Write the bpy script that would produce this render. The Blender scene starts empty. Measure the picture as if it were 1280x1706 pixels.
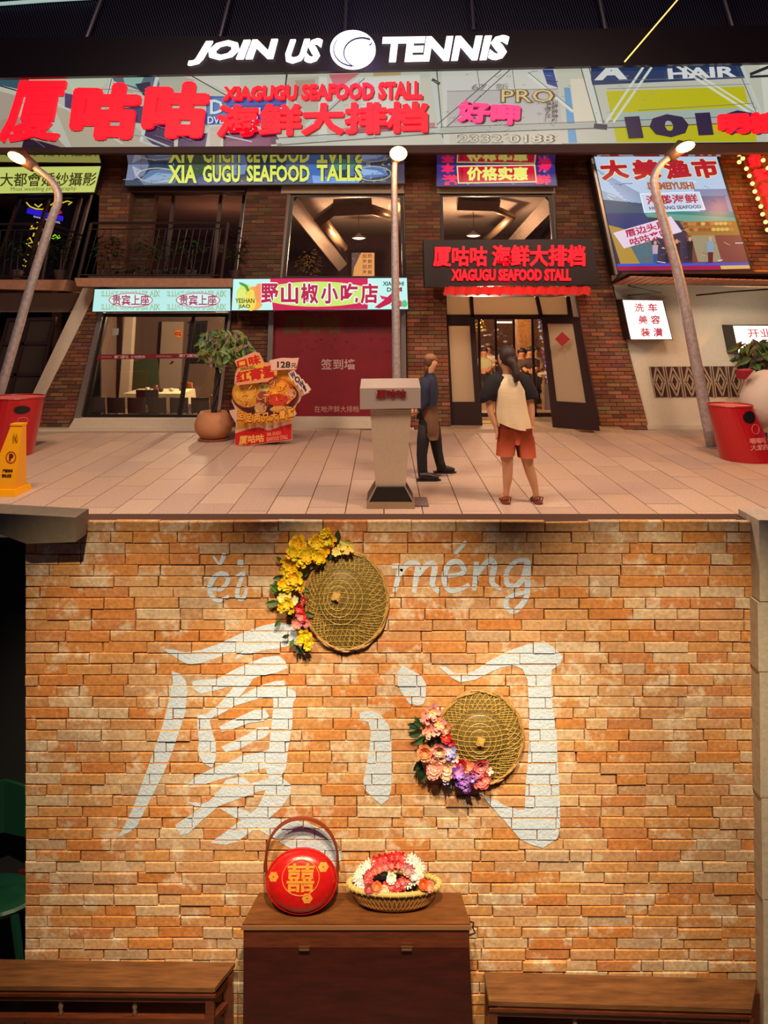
import bpy, math, random
from mathutils import Vector, Matrix, noise
random.seed(7)
R = random.Random(11)
SC = bpy.context.scene
COL = SC.collection

# ------------------------------------------------------------ camera, world, lights, exposure
FPX, CX, HY, CAMZ = 1200.0, 640.0, 525.0, 1.95
cam_d = bpy.data.cameras.new('camera'); cam = bpy.data.objects.new('camera', cam_d); COL.objects.link(cam)
cam.location = (0, 0, CAMZ); cam.rotation_euler = (math.pi/2, 0, 0)
cam_d.sensor_fit = 'VERTICAL'; cam_d.sensor_height = 36; cam_d.sensor_width = 36
cam_d.lens = FPX/1706*36; cam_d.shift_y = -(853-HY)/1706; cam_d.clip_end = 200
SC.camera = cam
SC.view_settings.view_transform = 'Standard'; SC.view_settings.look = 'None'
SC.view_settings.gamma = 1; SC.view_settings.exposure = 0.0; SC.view_settings.use_curve_mapping = False
w = bpy.data.worlds.new('night'); SC.world = w; w.use_nodes = True
w.node_tree.nodes['Background'].inputs[0].default_value = (0.10, 0.085, 0.14, 1)
w.node_tree.nodes['Background'].inputs[1].default_value = 0.35

def lin(c):
    def f(v):
        v /= 255.0
        return v/12.92 if v <= .04045 else ((v+.055)/1.055)**2.4
    return (f(c[0]), f(c[1]), f(c[2]), 1.0)

def light(name, kind, loc, power, color, size=.1, rot=None, target=None, spot=None, blend=.5, size_y=None):
    d = bpy.data.lights.new(name, kind); o = bpy.data.objects.new(name, d); COL.objects.link(o)
    o.location = loc; d.energy = power; d.color = lin(color)[:3]
    if kind == 'AREA':
        d.shape = 'RECTANGLE'; d.size = size; d.size_y = size_y or size
    else:
        d.shadow_soft_size = size
    if kind == 'SPOT':
        d.spot_size = math.radians(spot); d.spot_blend = blend
    if target is not None:
        v = Vector(target)-Vector(loc); o.rotation_euler = v.to_track_quat('-Z', 'Y').to_euler()
    return o

# plaza: lights added out of view, lighting the paving as street lamps would
light('plaza_fill_near_left', 'AREA', (-3.6, 5.4, 5.6), 260, (255, 226, 200), 1.2, target=(-2.6, 8.6, 0))
light('plaza_fill_near_right', 'AREA', (3.6, 5.4, 5.6), 290, (255, 218, 186), 1.2, target=(3.0, 8.6, 0))
light('plaza_fill_mid', 'AREA', (0.0, 5.6, 6.2), 165, (255, 228, 202), 1.2, target=(0, 9.4, 0))
light('street_fill_far_right', 'POINT', (7.4, 10.2, 3.6), 200, (255, 170, 80), .15)
# brick feature wall: track spots above and in front of it
for sx, pw in ((-1.15, 540), (0.0, 500), (1.25, 620)):
    light('wall_track_spot', 'SPOT', (sx, 1.55, 2.75), pw, (255, 230, 186), .03, target=(sx, 3.5, -0.9), spot=46, blend=.9)
light('bench_spot', 'SPOT', (0, 1.2, 2.8), 360, (255, 226, 180), .04, target=(0, 3.5, -1.45), spot=50, blend=.8)
# rooms behind the windows
light('room_lamp_left', 'POINT', (-3.3, 14.6, 1.9), 300, (255, 225, 185), .12)
light('room_lamp_door', 'POINT', (2.1, 14.2, 2.25), 170, (255, 212, 165), .12)
light('room_lamp_door_back', 'POINT', (2.3, 17.0, 2.25), 170, (255, 222, 190), .12)
light('loft_lamp_mid', 'POINT', (-.6, 15.6, 3.2), 300, (255, 210, 170), .12)
light('loft_lamp_right', 'POINT', (2.0, 15.6, 3.2), 300, (255, 210, 170), .12)
light('loft_lamp_left', 'POINT', (-3.6, 15.6, 3.4), 40, (255, 190, 150), .12)

light('logo_glow', 'POINT', (-.4, 10.0, 5.95), 22, (120, 105, 255), .2)
# ------------------------------------------------------------ helpers
F = 12.3                       # distance of the shop front
D = 3.5                        # distance of the brick feature wall
def W(px, py, Y=F):            # a point on the plane Y
    return Vector(((px-CX)/FPX*Y, Y, CAMZ-(py-HY)/FPX*Y))
def G(px, py, z):              # a point on the level z
    Y = FPX*(CAMZ-z)/(py-HY); return Vector(((px-CX)/FPX*Y, Y, z))
def GY(py, z=0.0): return FPX*(CAMZ-z)/(py-HY)

MATS = {}
def mat(name, col=(128,128,128), rough=.6, metal=0, bump=0, scale=30, var=0, emit=0, attr=False, spec=.5, ecol=None, coat=0, stretch=None):
    if name in MATS: return MATS[name]
    m = bpy.data.materials.new(name); m.use_nodes = True; nt = m.node_tree; b = nt.nodes['Principled BSDF']
    b.inputs['Roughness'].default_value = rough; b.inputs['Metallic'].default_value = metal
    b.inputs['Specular IOR Level'].default_value = spec
    if coat: b.inputs['Coat Weight'].default_value = coat; b.inputs['Coat Roughness'].default_value = .15
    b.inputs['Base Color'].default_value = lin(col)
    src = None
    if attr:
        a = nt.nodes.new('ShaderNodeAttribute'); a.attribute_name = 'col'; src = a.outputs['Color']
        nt.links.new(src, b.inputs['Base Color'])
    if bump or var:
        tc = nt.nodes.new('ShaderNodeTexCoord'); n = nt.nodes.new('ShaderNodeTexNoise')
        n.inputs['Scale'].default_value = scale; n.inputs['Detail'].default_value = 5; n.inputs['Roughness'].default_value = .6
        if stretch:
            mp = nt.nodes.new('ShaderNodeMapping'); mp.inputs['Scale'].default_value = stretch
            nt.links.new(tc.outputs['Object'], mp.inputs[0]); nt.links.new(mp.outputs[0], n.inputs['Vector'])
        else: nt.links.new(tc.outputs['Object'], n.inputs['Vector'])
        if bump:
            bp = nt.nodes.new('ShaderNodeBump'); bp.inputs['Strength'].default_value = bump; bp.inputs['Distance'].default_value = .01
            nt.links.new(n.outputs['Fac'], bp.inputs['Height']); nt.links.new(bp.outputs[0], b.inputs['Normal'])
        if var:
            mr = nt.nodes.new('ShaderNodeMapRange'); mr.inputs[1].default_value = .3; mr.inputs[2].default_value = .7
            mr.inputs[3].default_value = 1-var; mr.inputs[4].default_value = 1+var
            nt.links.new(n.outputs['Fac'], mr.inputs[0])
            mx = nt.nodes.new('ShaderNodeVectorMath'); mx.operation = 'SCALE'
            if src: nt.links.new(src, mx.inputs[0])
            else: mx.inputs[0].default_value = lin(col)[:3]
            nt.links.new(mr.outputs[0], mx.inputs['Scale']); nt.links.new(mx.outputs[0], b.inputs['Base Color'])
    if emit:
        b.inputs['Emission Strength'].default_value = emit
        if attr: nt.links.new(src, b.inputs['Emission Color']); b.inputs['Base Color'].default_value = (0,0,0,1)
        else: b.inputs['Emission Color'].default_value = lin(ecol or col)
        if attr:
            for l in list(b.inputs['Base Color'].links): nt.links.remove(l)
    MATS[name] = m
    return m

def glass_mat(name, tint=(225,225,220), refl=.08, haze=0.0, hazecol=(120,110,100)):
    if name in MATS: return MATS[name]
    m = bpy.data.materials.new(name); m.use_nodes = True; nt = m.node_tree; nt.nodes.clear()
    out = nt.nodes.new('ShaderNodeOutputMaterial'); tr = nt.nodes.new('ShaderNodeBsdfTransparent')
    tr.inputs[0].default_value = lin(tint)
    gl = nt.nodes.new('ShaderNodeBsdfGlossy'); gl.inputs['Roughness'].default_value = .03
    mx = nt.nodes.new('ShaderNodeMixShader'); mx.inputs[0].default_value = refl
    nt.links.new(tr.outputs[0], mx.inputs[1]); nt.links.new(gl.outputs[0], mx.inputs[2])
    last = mx
    if haze:
        df = nt.nodes.new('ShaderNodeBsdfDiffuse'); df.inputs[0].default_value = lin(hazecol)
        tl = nt.nodes.new('ShaderNodeBsdfTranslucent'); tl.inputs[0].default_value = lin(hazecol)
        ad = nt.nodes.new('ShaderNodeMixShader'); nt.links.new(df.outputs[0], ad.inputs[1]); nt.links.new(tl.outputs[0], ad.inputs[2])
        m2 = nt.nodes.new('ShaderNodeMixShader'); m2.inputs[0].default_value = haze
        nt.links.new(mx.outputs[0], m2.inputs[1]); nt.links.new(ad.outputs[0], m2.inputs[2]); last = m2
    nt.links.new(last.outputs[0], out.inputs[0]); MATS[name] = m
    return m

class MB:
    def __init__(s): s.v = []; s.f = []; s.c = []; s.m = []; s.cur = (200,200,200); s.mi = 0
    def face(s, idx):
        s.f.append(tuple(idx)); s.c.append(s.cur); s.m.append(s.mi)
    def poly(s, pts):
        n = len(s.v); s.v += [tuple(p) for p in pts]; s.face(range(n, n+len(pts))); return s
    def prism(s, front, back):
        n = len(s.v); k = len(front); s.v += [tuple(p) for p in front]+[tuple(p) for p in back]
        s.face(range(n, n+k)); s.face(range(n+2*k-1, n+k-1, -1))
        for i in range(k):
            j = (i+1) % k; s.face((n+i, n+k+i, n+k+j, n+j))
        return s
    def slab(s, pts, Y=F, T=.05):      # outline in the plane Y, thickness T going back
        fr = [W(x, y, Y) for x, y in pts]; return s.prism(fr, [p+Vector((0, T, 0)) for p in fr])
    def box(s, x0, x1, y0, y1, z0, z1):
        a = [(x0,y0,z0),(x1,y0,z0),(x1,y0,z1),(x0,y0,z1)]; b = [(x,y1,z) for x,_,z in a]
        return s.prism([Vector(p) for p in a], [Vector(p) for p in b])
    def obox(s, c, sx, sy, sz, rz=0, rx=0, ry=0):
        M = Matrix.Translation(Vector(c)) @ Matrix.Rotation(rz,4,'Z') @ Matrix.Rotation(ry,4,'Y') @ Matrix.Rotation(rx,4,'X')
        a = [Vector((x,-sy/2,z)) for x,z in ((-sx/2,-sz/2),(sx/2,-sz/2),(sx/2,sz/2),(-sx/2,sz/2))]
        return s.prism([M@p for p in a], [M@(p+Vector((0,sy,0))) for p in a])
    def plate(s, pts, z0, z1):          # outline seen from above
        lo = [Vector((p[0],p[1],z0)) for p in pts]; hi = [Vector((p[0],p[1],z1)) for p in pts]
        return s.prism(hi, lo)
    def tube(s, path, rad, n=8, cap=True, flat=1.0):
        P = [Vector(p) for p in path]; k = len(P)
        if not hasattr(rad, '__len__'): rad = [rad]*k
        up = Vector((0,0,1)); base = len(s.v); prev = None
        for i, p in enumerate(P):
            t = (P[min(i+1,k-1)]-P[max(i-1,0)]).normalized()
            if prev is None:
                a = t.cross(up)
                if a.length < .1: a = t.cross(Vector((0,1,0)))
                a.normalize()
            else:
                a = prev-t*prev.dot(t)
                a = a.normalized() if a.length > 1e-6 else prev
            prev = a; b = t.cross(a)
            for j in range(n):
                th = 2*math.pi*j/n; s.v.append(tuple(p+(a*math.cos(th)+b*math.sin(th)*flat)*rad[i]))
        for i in range(k-1):
            for j in range(n):
                q = (j+1) % n; s.face((base+i*n+j, base+i*n+q, base+(i+1)*n+q, base+(i+1)*n+j))
        if cap:
            s.face(range(base+n-1, base-1, -1)); s.face(range(base+(k-1)*n, base+k*n))
        return s
    def lathe(s, prof, n=24, M=None, sx=1, sy=1, cap=False):
        M = M or Matrix(); base = len(s.v); k = len(prof)
        for r, z in prof:
            for j in range(n):
                th = 2*math.pi*j/n; s.v.append(tuple(M@Vector((r*math.cos(th)*sx, r*math.sin(th)*sy, z))))
        for i in range(k-1):
            for j in range(n):
                q = (j+1) % n; s.face((base+i*n+j, base+i*n+q, base+(i+1)*n+q, base+(i+1)*n+j))
        if cap:
            s.face(range(base+n-1, base-1, -1)); s.face(range(base+(k-1)*n, base+k*n))
        return s
    def ball(s, c, rx, ry=None, rz=None, n=12, M=None):
        ry = ry or rx; rz = rz or rx; T = Matrix.Translation(Vector(c)) @ (M or Matrix())
        m = max(5, n//2)
        prof = [(max(1e-4, math.sin(math.pi*i/m)), -math.cos(math.pi*i/m)) for i in range(m+1)]
        base = len(s.v)
        for r, z in prof:
            for j in range(n):
                th = 2*math.pi*j/n; s.v.append(tuple(T@Vector((r*math.cos(th)*rx, r*math.sin(th)*ry, z*rz))))
        for i in range(m):
            for j in range(n):
                q = (j+1) % n; s.face((base+i*n+j, base+i*n+q, base+(i+1)*n+q, base+(i+1)*n+j))
        return s

ORG = {}     # world origin of each thing
def setp(o, label=None, cat=None, group=None, kind=None):
    if label: o['label'] = label
    if cat: o['category'] = cat
    if group: o['group'] = group
    if kind: o['kind'] = kind
    return o
def add(name, mb, mats, parent=None, label=None, cat=None, group=None, kind=None, smooth=False, local=False):
    if not isinstance(mats, (list, tuple)): mats = [mats]
    if parent is not None: org = Vector((0,0,0)) if local else ORG[parent.name]
    elif local: org = Vector((0,0,0))
    else:
        xs = [v[0] for v in mb.v]; ys = [v[1] for v in mb.v]; zs = [v[2] for v in mb.v]
        org = Vector(((min(xs)+max(xs))/2, (min(ys)+max(ys))/2, min(zs)))
    me = bpy.data.meshes.new(name); me.from_pydata([(v[0]-org[0], v[1]-org[1], v[2]-org[2]) for v in mb.v], [], mb.f)
    for m in mats: me.materials.append(m)
    ca = me.color_attributes.new('col', 'FLOAT_COLOR', 'CORNER'); li = 0
    buf = []
    cache = {}
    for f, c in zip(mb.f, mb.c):
        if c not in cache: cache[c] = lin(c)
        buf += list(cache[c])*len(f)
    ca.data.foreach_set('color', buf)
    if len(mats) > 1: me.polygons.foreach_set('material_index', mb.m)
    if smooth: me.polygons.foreach_set('use_smooth', [True]*len(mb.f))
    me.update()
    o = bpy.data.objects.new(name, me); COL.objects.link(o)
    if parent is not None: o.parent = parent
    else: o.location = org
    ORG[o.name] = org
    return setp(o, label, cat, group, kind)
def thing(name, loc, label=None, cat=None, group=None, kind=None):
    o = bpy.data.objects.new(name, None); COL.objects.link(o); o.location = loc; o.empty_display_size = .1
    ORG[o.name] = Vector(loc); return setp(o, label, cat, group, kind)
def kids(o): return [c for c in bpy.data.objects if c.parent == o]
def dup(src, loc, rz=0, label=None, group=None, scale=None):
    r = src.copy(); COL.objects.link(r); r.location = loc; r.rotation_euler = (0,0,rz)
    if scale: r.scale = scale
    if label: r['label'] = label
    if group: r['group'] = group
    for ch in kids(src):
        c = ch.copy(); COL.objects.link(c); c.parent = r
        for g in kids(ch):
            d = g.copy(); COL.objects.link(d); d.parent = c
    return r

def Q(quad):                    # quad TL,TR,BR,BL -> (u,v) to pixel
    a, b, c, d = quad
    return lambda u, v: ((a[0]*(1-u)+b[0]*u)*(1-v)+(d[0]*(1-u)+c[0]*u)*v, (a[1]*(1-u)+b[1]*u)*(1-v)+(d[1]*(1-u)+c[1]*u)*v)
def bb(x0, y0, x1, y1, lean=0):  # lean: shift of the top to the right
    return [(x0+lean, y0), (x1+lean, y0), (x1, y1), (x0, y1)]
TXT = {}
def text_geo(body, bold, ext):
    key = (body, bold, ext)
    if key in TXT: return TXT[key]
    c = bpy.data.curves.new('t', 'FONT'); c.body = body; c.resolution_u = 2; c.offset = min(bold, .05 if body.isascii() else .014); c.extrude = ext; c.space_line = .95
    o = bpy.data.objects.new('t', c); COL.objects.link(o)
    dg = bpy.context.evaluated_depsgraph_get(); me = bpy.data.meshes.new_from_object(o.evaluated_get(dg))
    vs = [v.co.copy() for v in me.vertices]; fs = [tuple(p.vertices) for p in me.polygons]
    bpy.data.objects.remove(o); bpy.data.curves.remove(c); bpy.data.meshes.remove(me)
    TXT[key] = (vs, fs); return TXT[key]
def txt(mb, body, quad, Y, thick=.02, bold=.02, col=None, fn=None, mirror=False, dd=None):
    vs, fs = text_geo(body, bold, .05)
    x0 = min(v.x for v in vs); x1 = max(v.x for v in vs); y0 = min(v.y for v in vs); y1 = max(v.y for v in vs)
    q = Q(quad)
    if col: mb.cur = col
    e = max(0, bold-(.05 if body.isascii() else .014))*.9; dirs = [(0,0)]
    if e: dirs = [(0,0)]+[(e*math.cos(math.pi*k/4), e*math.sin(math.pi*k/4)) for k in range(8)]
    if e > .05: dirs += [(e*.5*math.cos(math.pi*k/4), e*.5*math.sin(math.pi*k/4)) for k in range(8)]
    x0 -= e; x1 += e; y0 -= e; y1 += e
    for di, (ex, ey) in enumerate(dirs):
      n = len(mb.v)
      for v in vs:
        u = (v.x+ex-x0)/(x1-x0); t = 1-(v.y+ey-y0)/(y1-y0)
        if mirror: u = 1-u
        px, py = q(u, t)
        d = (.05-v.z)/.1*thick+di*(thick*.004 if dd is None else dd)
        if fn: mb.v.append(tuple(fn(px, py, d)))
        else: p = W(px, py, Y); mb.v.append((p.x, p.y+d, p.z))
      for f in fs: mb.face([n+i for i in f])
    return mb

class Print:                    # flat print: coloured shapes, each layer a hair in front of the last
    def __init__(s, Y, step=.0003): s.mb = MB(); s.Y = Y; s.k = 0; s.step = step
    def p(s, pts, col):
        s.k += 1; s.mb.cur = col; s.mb.poly([W(x, y, s.Y-s.k*s.step) for x, y in pts]); return s
    def ln(s, a, b, w, col):
        dx, dy = b[0]-a[0], b[1]-a[1]; L = math.hypot(dx, dy) or 1; nx, ny = -dy/L*w/2, dx/L*w/2
        return s.p([(a[0]+nx,a[1]+ny),(b[0]+nx,b[1]+ny),(b[0]-nx,b[1]-ny),(a[0]-nx,a[1]-ny)], col)
    def ell(s, cx, cy, rx, ry, col, n=28):
        return s.p([(cx+rx*math.cos(2*math.pi*i/n), cy+ry*math.sin(2*math.pi*i/n)) for i in range(n)], col)
    def t(s, body, quad, col, bold=.02, mirror=False):
        s.k += 1; txt(s.mb, body, quad, s.Y-s.k*s.step, s.step*.4, bold, col, mirror=mirror, dd=s.step*.05); return s

M_DARKMETAL = mat('dark_metal', (38,33,36), .45, .3)
M_BLACK = mat('black_satin', (16,14,16), .4)
M_SIGNLIT = mat('backlit_print', attr=True, emit=1.0, rough=.4)
M_SIGNDIM = mat('dim_backlit_print', attr=True, emit=.78, rough=.4)
M_PRINT = mat('matt_print', attr=True, rough=.55)
M_BRICKC = mat('pier_brick', attr=True, rough=.85, bump=.5, scale=60, var=.25)
M_MORTAR = mat('pier_mortar', (88,62,50), .9)
M_STEEL = mat('brushed_steel', (176,170,165), .32, .85, bump=.05, scale=40)
M_WHITEP = mat('cream_plaster', (206,192,170), .85, bump=.1, scale=25, var=.05)
M_GREYP = mat('grey_plaster', (150,138,122), .85, bump=.1, scale=25, var=.08)
M_FRAME = mat('dark_red_frame', (40,14,17), .5)
M_GLASS = glass_mat('window_glass', (244,240,236), .04)
M_WOOD = mat('old_red_brown_wood', (92,42,22), .38, bump=.15, scale=9, var=.35, stretch=(1,6,6), coat=.3)
# ------------------------------------------------------------ brick feature wall and the floor in front of it
def tri_wave(x): return x
brickm = MATS.get('x')
def brick_material():
    m = bpy.data.materials.new('reclaimed_brick'); m.use_nodes = True; nt = m.node_tree; b = nt.nodes['Principled BSDF']
    b.inputs['Roughness'].default_value = .9; b.inputs['Specular IOR Level'].default_value = .2
    tc = nt.nodes.new('ShaderNodeTexCoord'); oi = nt.nodes.new('ShaderNodeObjectInfo')
    geo = nt.nodes.new('ShaderNodeNewGeometry')
    at = nt.nodes.new('ShaderNodeAttribute'); at.attribute_name = 'col'
    n1 = nt.nodes.new('ShaderNodeTexNoise'); n1.inputs['Scale'].default_value = 9; n1.inputs['Detail'].default_value = 6; n1.inputs['Roughness'].default_value = .65
    n2 = nt.nodes.new('ShaderNodeTexNoise'); n2.inputs['Scale'].default_value = 55; n2.inputs['Detail'].default_value = 6
    n3 = nt.nodes.new('ShaderNodeTexNoise'); n3.inputs['Scale'].default_value = 3.5; n3.inputs['Detail'].default_value = 3
    for n in (n1, n2, n3): nt.links.new(geo.outputs['Position'], n.inputs['Vector'])
    r1 = nt.nodes.new('ShaderNodeMapRange'); r1.inputs[1].default_value = .54; r1.inputs[2].default_value = .62
    nt.links.new(n1.outputs['Fac'], r1.inputs[0])
    mx = nt.nodes.new('ShaderNodeMix'); mx.data_type = 'RGBA'; mx.inputs[7].default_value = lin((222,200,172))
    ml = nt.nodes.new('ShaderNodeMath'); ml.operation = 'MULTIPLY'; ml.inputs[1].default_value = .7
    nt.links.new(r1.outputs[0], ml.inputs[0]); nt.links.new(ml.outputs[0], mx.inputs[0]); nt.links.new(at.outputs['Color'], mx.inputs[6])
    r2 = nt.nodes.new('ShaderNodeMapRange'); r2.inputs[1].default_value = .3; r2.inputs[2].default_value = .7; r2.inputs[3].default_value = .78; r2.inputs[4].default_value = 1.2
    nt.links.new(n2.outputs['Fac'], r2.inputs[0])
    sc = nt.nodes.new('ShaderNodeVectorMath'); sc.operation = 'SCALE'
    nt.links.new(mx.outputs[2], sc.inputs[0]); nt.links.new(r2.outputs[0], sc.inputs['Scale'])
    nt.links.new(sc.outputs[0], b.inputs['Base Color'])
    bp = nt.nodes.new('ShaderNodeBump'); bp.inputs['Strength'].default_value = .55; bp.inputs['Distance'].default_value = .004
    nt.links.new(n2.outputs['Fac'], bp.inputs['Height']); nt.links.new(bp.outputs[0], b.inputs['Normal'])
    return m
M_BRICK = brick_material()
S = D/FPX
wx0, wx1 = (42-CX)*S, (1263-CX)*S
ztop, zfloor = W(0, 868, D).z, -1.63
PX = lambda x: (x-CX)*S
wall = MB(); wall.cur = (70,45,32); wall.box(wx0+.004, wx1, D+.012, D+.14, zfloor, ztop-.004)
wall_o = add('wall_feature', wall, mat('deep_joint', (84,52,34), .95), kind='structure')
cols = [(200,142,88),(206,150,96),(204,136,76),(204,152,106),(198,144,98),(210,164,118),(202,130,72),(204,154,108),(196,148,108),(212,174,134),(196,130,82),(206,148,92),(194,160,128),(210,180,146)]
BL, BH = .216, .0533
variants = []
def brick_mb(L, seed, H=BH):
    r = random.Random(seed); b = MB(); b.cur = cols[seed % len(cols)]
    g = .0016; j = lambda: r.uniform(-.0015, .0015)
    x0, x1, z0, z1 = g, L-g, g, H-g*.9
    if r.random() < .25: z1 -= .003
    outer = [Vector((x0+j(),0,z0+j())), Vector((x1+j(),0,z0+j())), Vector((x1+j(),0,z1+j())), Vector((x0+j(),0,z1+j()))]
    ins = .003
    front = [Vector((outer[0].x+ins,-.0035,outer[0].z+ins)), Vector((outer[1].x-ins,-.0035,outer[1].z+ins)), Vector((outer[2].x-ins,-.0035,outer[2].z-ins)), Vector((outer[3].x+ins,-.0035,outer[3].z-ins))]
    back = [p+Vector((0,.03,0)) for p in outer]
    n = len(b.v); b.v += [tuple(p) for p in front+outer+back]
    b.face((0,1,2,3))
    for i in range(4):
        k = (i+1) % 4; b.face((i,4+i,4+k,k)); b.face((4+i,8+i,8+k,4+k))
    return b
rects = []      # x0,x1,z0,z1,y of each brick face
full = []
rest = MB()
nrow = int(math.ceil((ztop-zfloor)/BH)); br = random.Random(5)
for row in range(nrow):
    z1 = ztop-row*BH; z0 = z1-BH
    x = wx0; first = True
    off = [BL*.5, BL*.95, BL*.28, BL*.75][row % 4] + br.uniform(-.012, .012)
    while x < wx1-.01:
        L = off if first else (BL if br.random() < .8 else br.choice((BL*.5, BL*.68)))
        first = False
        if x+L > wx1-.03: L = wx1-x
        dy = br.uniform(-.004, .004) + (-.004 if br.random() < .12 else 0)
        seed = br.randrange(40)
        rects.append((x, x+L, z0, z1, D+dy-.0035))
        if abs(L-BL) < 1e-6 and len(full) < 300: full.append((x, D+dy, z0, seed))
        else:
            bm = brick_mb(L, seed+br.randrange(1000)*0)
            n = len(rest.v); rest.v += [(v[0]+x, v[1]+D+dy, v[2]+z0) for v in bm.v]
            for f in bm.f: rest.cur = bm.cur; rest.face([n+i for i in f])
        x += L
add('brick_courses', rest, M_BRICK, parent=wall_o, kind='stuff')
vm = {}
worg = ORG[wall_o.name]
for x, y, z, seed in full:
    if seed not in vm:
        vm[seed] = add('brick', brick_mb(BL, seed), M_BRICK, parent=wall_o, local=True); o = vm[seed]
    else:
        o = vm[seed].copy(); COL.objects.link(o)
    o.location = (x-worg.x, y-worg.y, z-worg.z)

# painted characters: a film of paint on every brick it crosses
def clip(poly, k, val, keep_less):
    out = []
    for i in range(len(poly)):
        a, b = poly[i], poly[(i+1) % len(poly)]
        ia = (a[k] <= val) if keep_less else (a[k] >= val); ib = (b[k] <= val) if keep_less else (b[k] >= val)
        if ia: out.append(a)
        if ia != ib:
            t = (val-a[k])/(b[k]-a[k]); out.append((a[0]+(b[0]-a[0])*t, a[1]+(b[1]-a[1])*t))
    return out
import mathutils.geometry as mg
NST = [0]
def paint(mb, poly_px):
    NST[0] += 1; lift = .0006+.0003*(NST[0] % 9)
    P = [((x-CX)*S, CAMZ-(y-HY)*S) for x, y in poly_px]
    tris = mg.tessellate_polygon([[Vector((p[0], p[1], 0)) for p in P]])
    minx, maxx = min(p[0] for p in P), max(p[0] for p in P); minz, maxz = min(p[1] for p in P), max(p[1] for p in P)
    near = [r for r in rects if r[1] > minx and r[0] < maxx and r[3] > minz and r[2] < maxz]
    for t in tris:
        T = [P[i] for i in t]
        for r in near:
            q = clip(clip(clip(clip(T, 0, r[0]+.002, False), 0, r[1]-.002, True), 1, r[2]+.002, False), 1, r[3]-.0028, True)
            if len(q) > 2:
                ar = sum(q[i][0]*q[(i+1)%len(q)][1]-q[(i+1)%len(q)][0]*q[i][1] for i in range(len(q)))
                if ar < 0: q = q[::-1]
                mb.poly([(p[0], r[4]-lift, p[1]) for p in q])
def stroke(pts, w, taper=.55):
    n = len(pts); L = []; Rr = []
    # smooth
    sp = []
    for i in range(n-1):
        p0 = pts[max(i-1,0)]; p1 = pts[i]; p2 = pts[i+1]; p3 = pts[min(i+2,n-1)]
        for k in range(4):
            t = k/4; f = lambda a,b,c,d: .5*((2*b)+(-a+c)*t+(2*a-5*b+4*c-d)*t*t+(-a+3*b-3*c+d)*t**3)
            sp.append((f(p0[0],p1[0],p2[0],p3[0]), f(p0[1],p1[1],p2[1],p3[1])))
    sp.append(pts[-1]); n = len(sp); out = []
    for i in range(n-1):
        a, b = sp[i], sp[i+1]
        wa = w*(taper+(1-taper)*math.sin(math.pi*min(1,(i+.6)/(n-1)))); wb = w*(taper+(1-taper)*math.sin(math.pi*min(1,(i+1.6)/(n))))
        def nrm(i):
            p = sp[max(i-1,0)]; q = sp[min(i+1,n-1)]; dx, dy = q[0]-p[0], q[1]-p[1]; l = math.hypot(dx,dy) or 1; return -dy/l, dx/l
        n1, n2 = nrm(i), nrm(i+1)
        out.append([(a[0]+n1[0]*wa/2,a[1]+n1[1]*wa/2),(b[0]+n2[0]*wb/2,b[1]+n2[1]*wb/2),(b[0]-n2[0]*wb/2,b[1]-n2[1]*wb/2),(a[0]-n1[0]*wa/2,a[1]-n1[1]*wa/2)])
    return out
M_PAINT = mat('white_wall_paint', (208,222,240), .7, bump=.5, scale=70, var=.08)
xia = ["282,182 330,185 400,200 470,190 560,160 680,105 790,65 870,50 925,62 955,95 965,130 945,160 900,175 800,185 720,205 640,240 690,190 620,205 540,232 470,255 410,260 360,235 310,205",
"325,298 365,310 395,345 405,400 395,500 365,600 330,700 290,800 240,900 190,1000 150,1080 110,1115 50,1140 80,1090 130,985 170,880 210,770 250,660 285,550 310,450 325,380",
"425,350 450,345 555,335 660,280 790,225 870,217 900,245 915,280 860,302 780,318 735,335 640,370 540,395 470,412 440,390",
"650,360 740,335 700,390 660,435 600,480 540,525 510,560 460,520 500,515 560,470 620,400",
"540,530 600,470 680,420 760,375 850,348 895,345 900,385 860,395 800,430 720,450 640,475 580,510",
"800,400 860,380 915,380 955,400 955,435 940,460 938,560 918,680 905,790 870,840 820,850 805,790 820,680 830,580 840,480 840,435 800,430",
"455,515 515,545 530,600 550,660 550,740 530,785 490,765 455,710 465,640 455,580",
"565,580 600,560 680,520 750,488 800,490 820,525 790,550 720,560 640,590 580,605",
"575,680 620,660 700,620 760,585 810,580 825,600 800,630 740,650 670,690 600,705",
"400,875 450,830 530,790 600,765 680,725 760,715 820,690 830,780 740,800 640,830 560,850 470,880 420,885",
"340,1080 400,1040 470,990 540,930 600,850 690,830 730,870 660,905 600,940 540,1000 470,1060 410,1120 370,1130",
"400,960 480,965 560,940 640,900 740,860 820,840 880,830 930,870 928,920 880,990 820,1040 740,1100 660,1160 600,1175 520,1165 600,1110 680,1050 760,990 790,930 800,900 720,920 640,950 560,980 450,985",
"570,990 640,985 720,1010 820,1040 900,1050 1000,1060 1090,1100 1150,1150 1190,1240 1170,1290 1120,1280 1030,1240 920,1190 820,1130 740,1080 650,1040"]
men = ["290,215 330,235 390,270 415,310 415,390 400,425 370,432 330,420 290,370 265,320 265,250",
"60,470 120,458 170,475 215,530 232,600 232,700 232,800 230,880 215,930 180,960 140,930 90,880 82,830 100,740 115,650 122,570 110,520 65,500",
"485,225 515,220 560,255 620,262 680,240 760,185 850,140 950,105 1040,85 1090,115 1145,170 1130,210 1085,240 1080,310 1090,450 1110,560 1115,700 1125,850 1130,1000 1130,1100 1105,1150 1040,1190 980,1175 920,1145 860,1075 780,985 735,930 705,895 750,915 850,965 900,985 940,985 945,880 955,760 965,600 962,430 955,290 930,235 880,215 820,225 760,250 680,290 600,305 550,280"]
def ps(s, ox, oy, k): return [(ox+float(a.split(',')[0])/k, oy+float(a.split(',')[1])/k) for a in s.split()]
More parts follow.
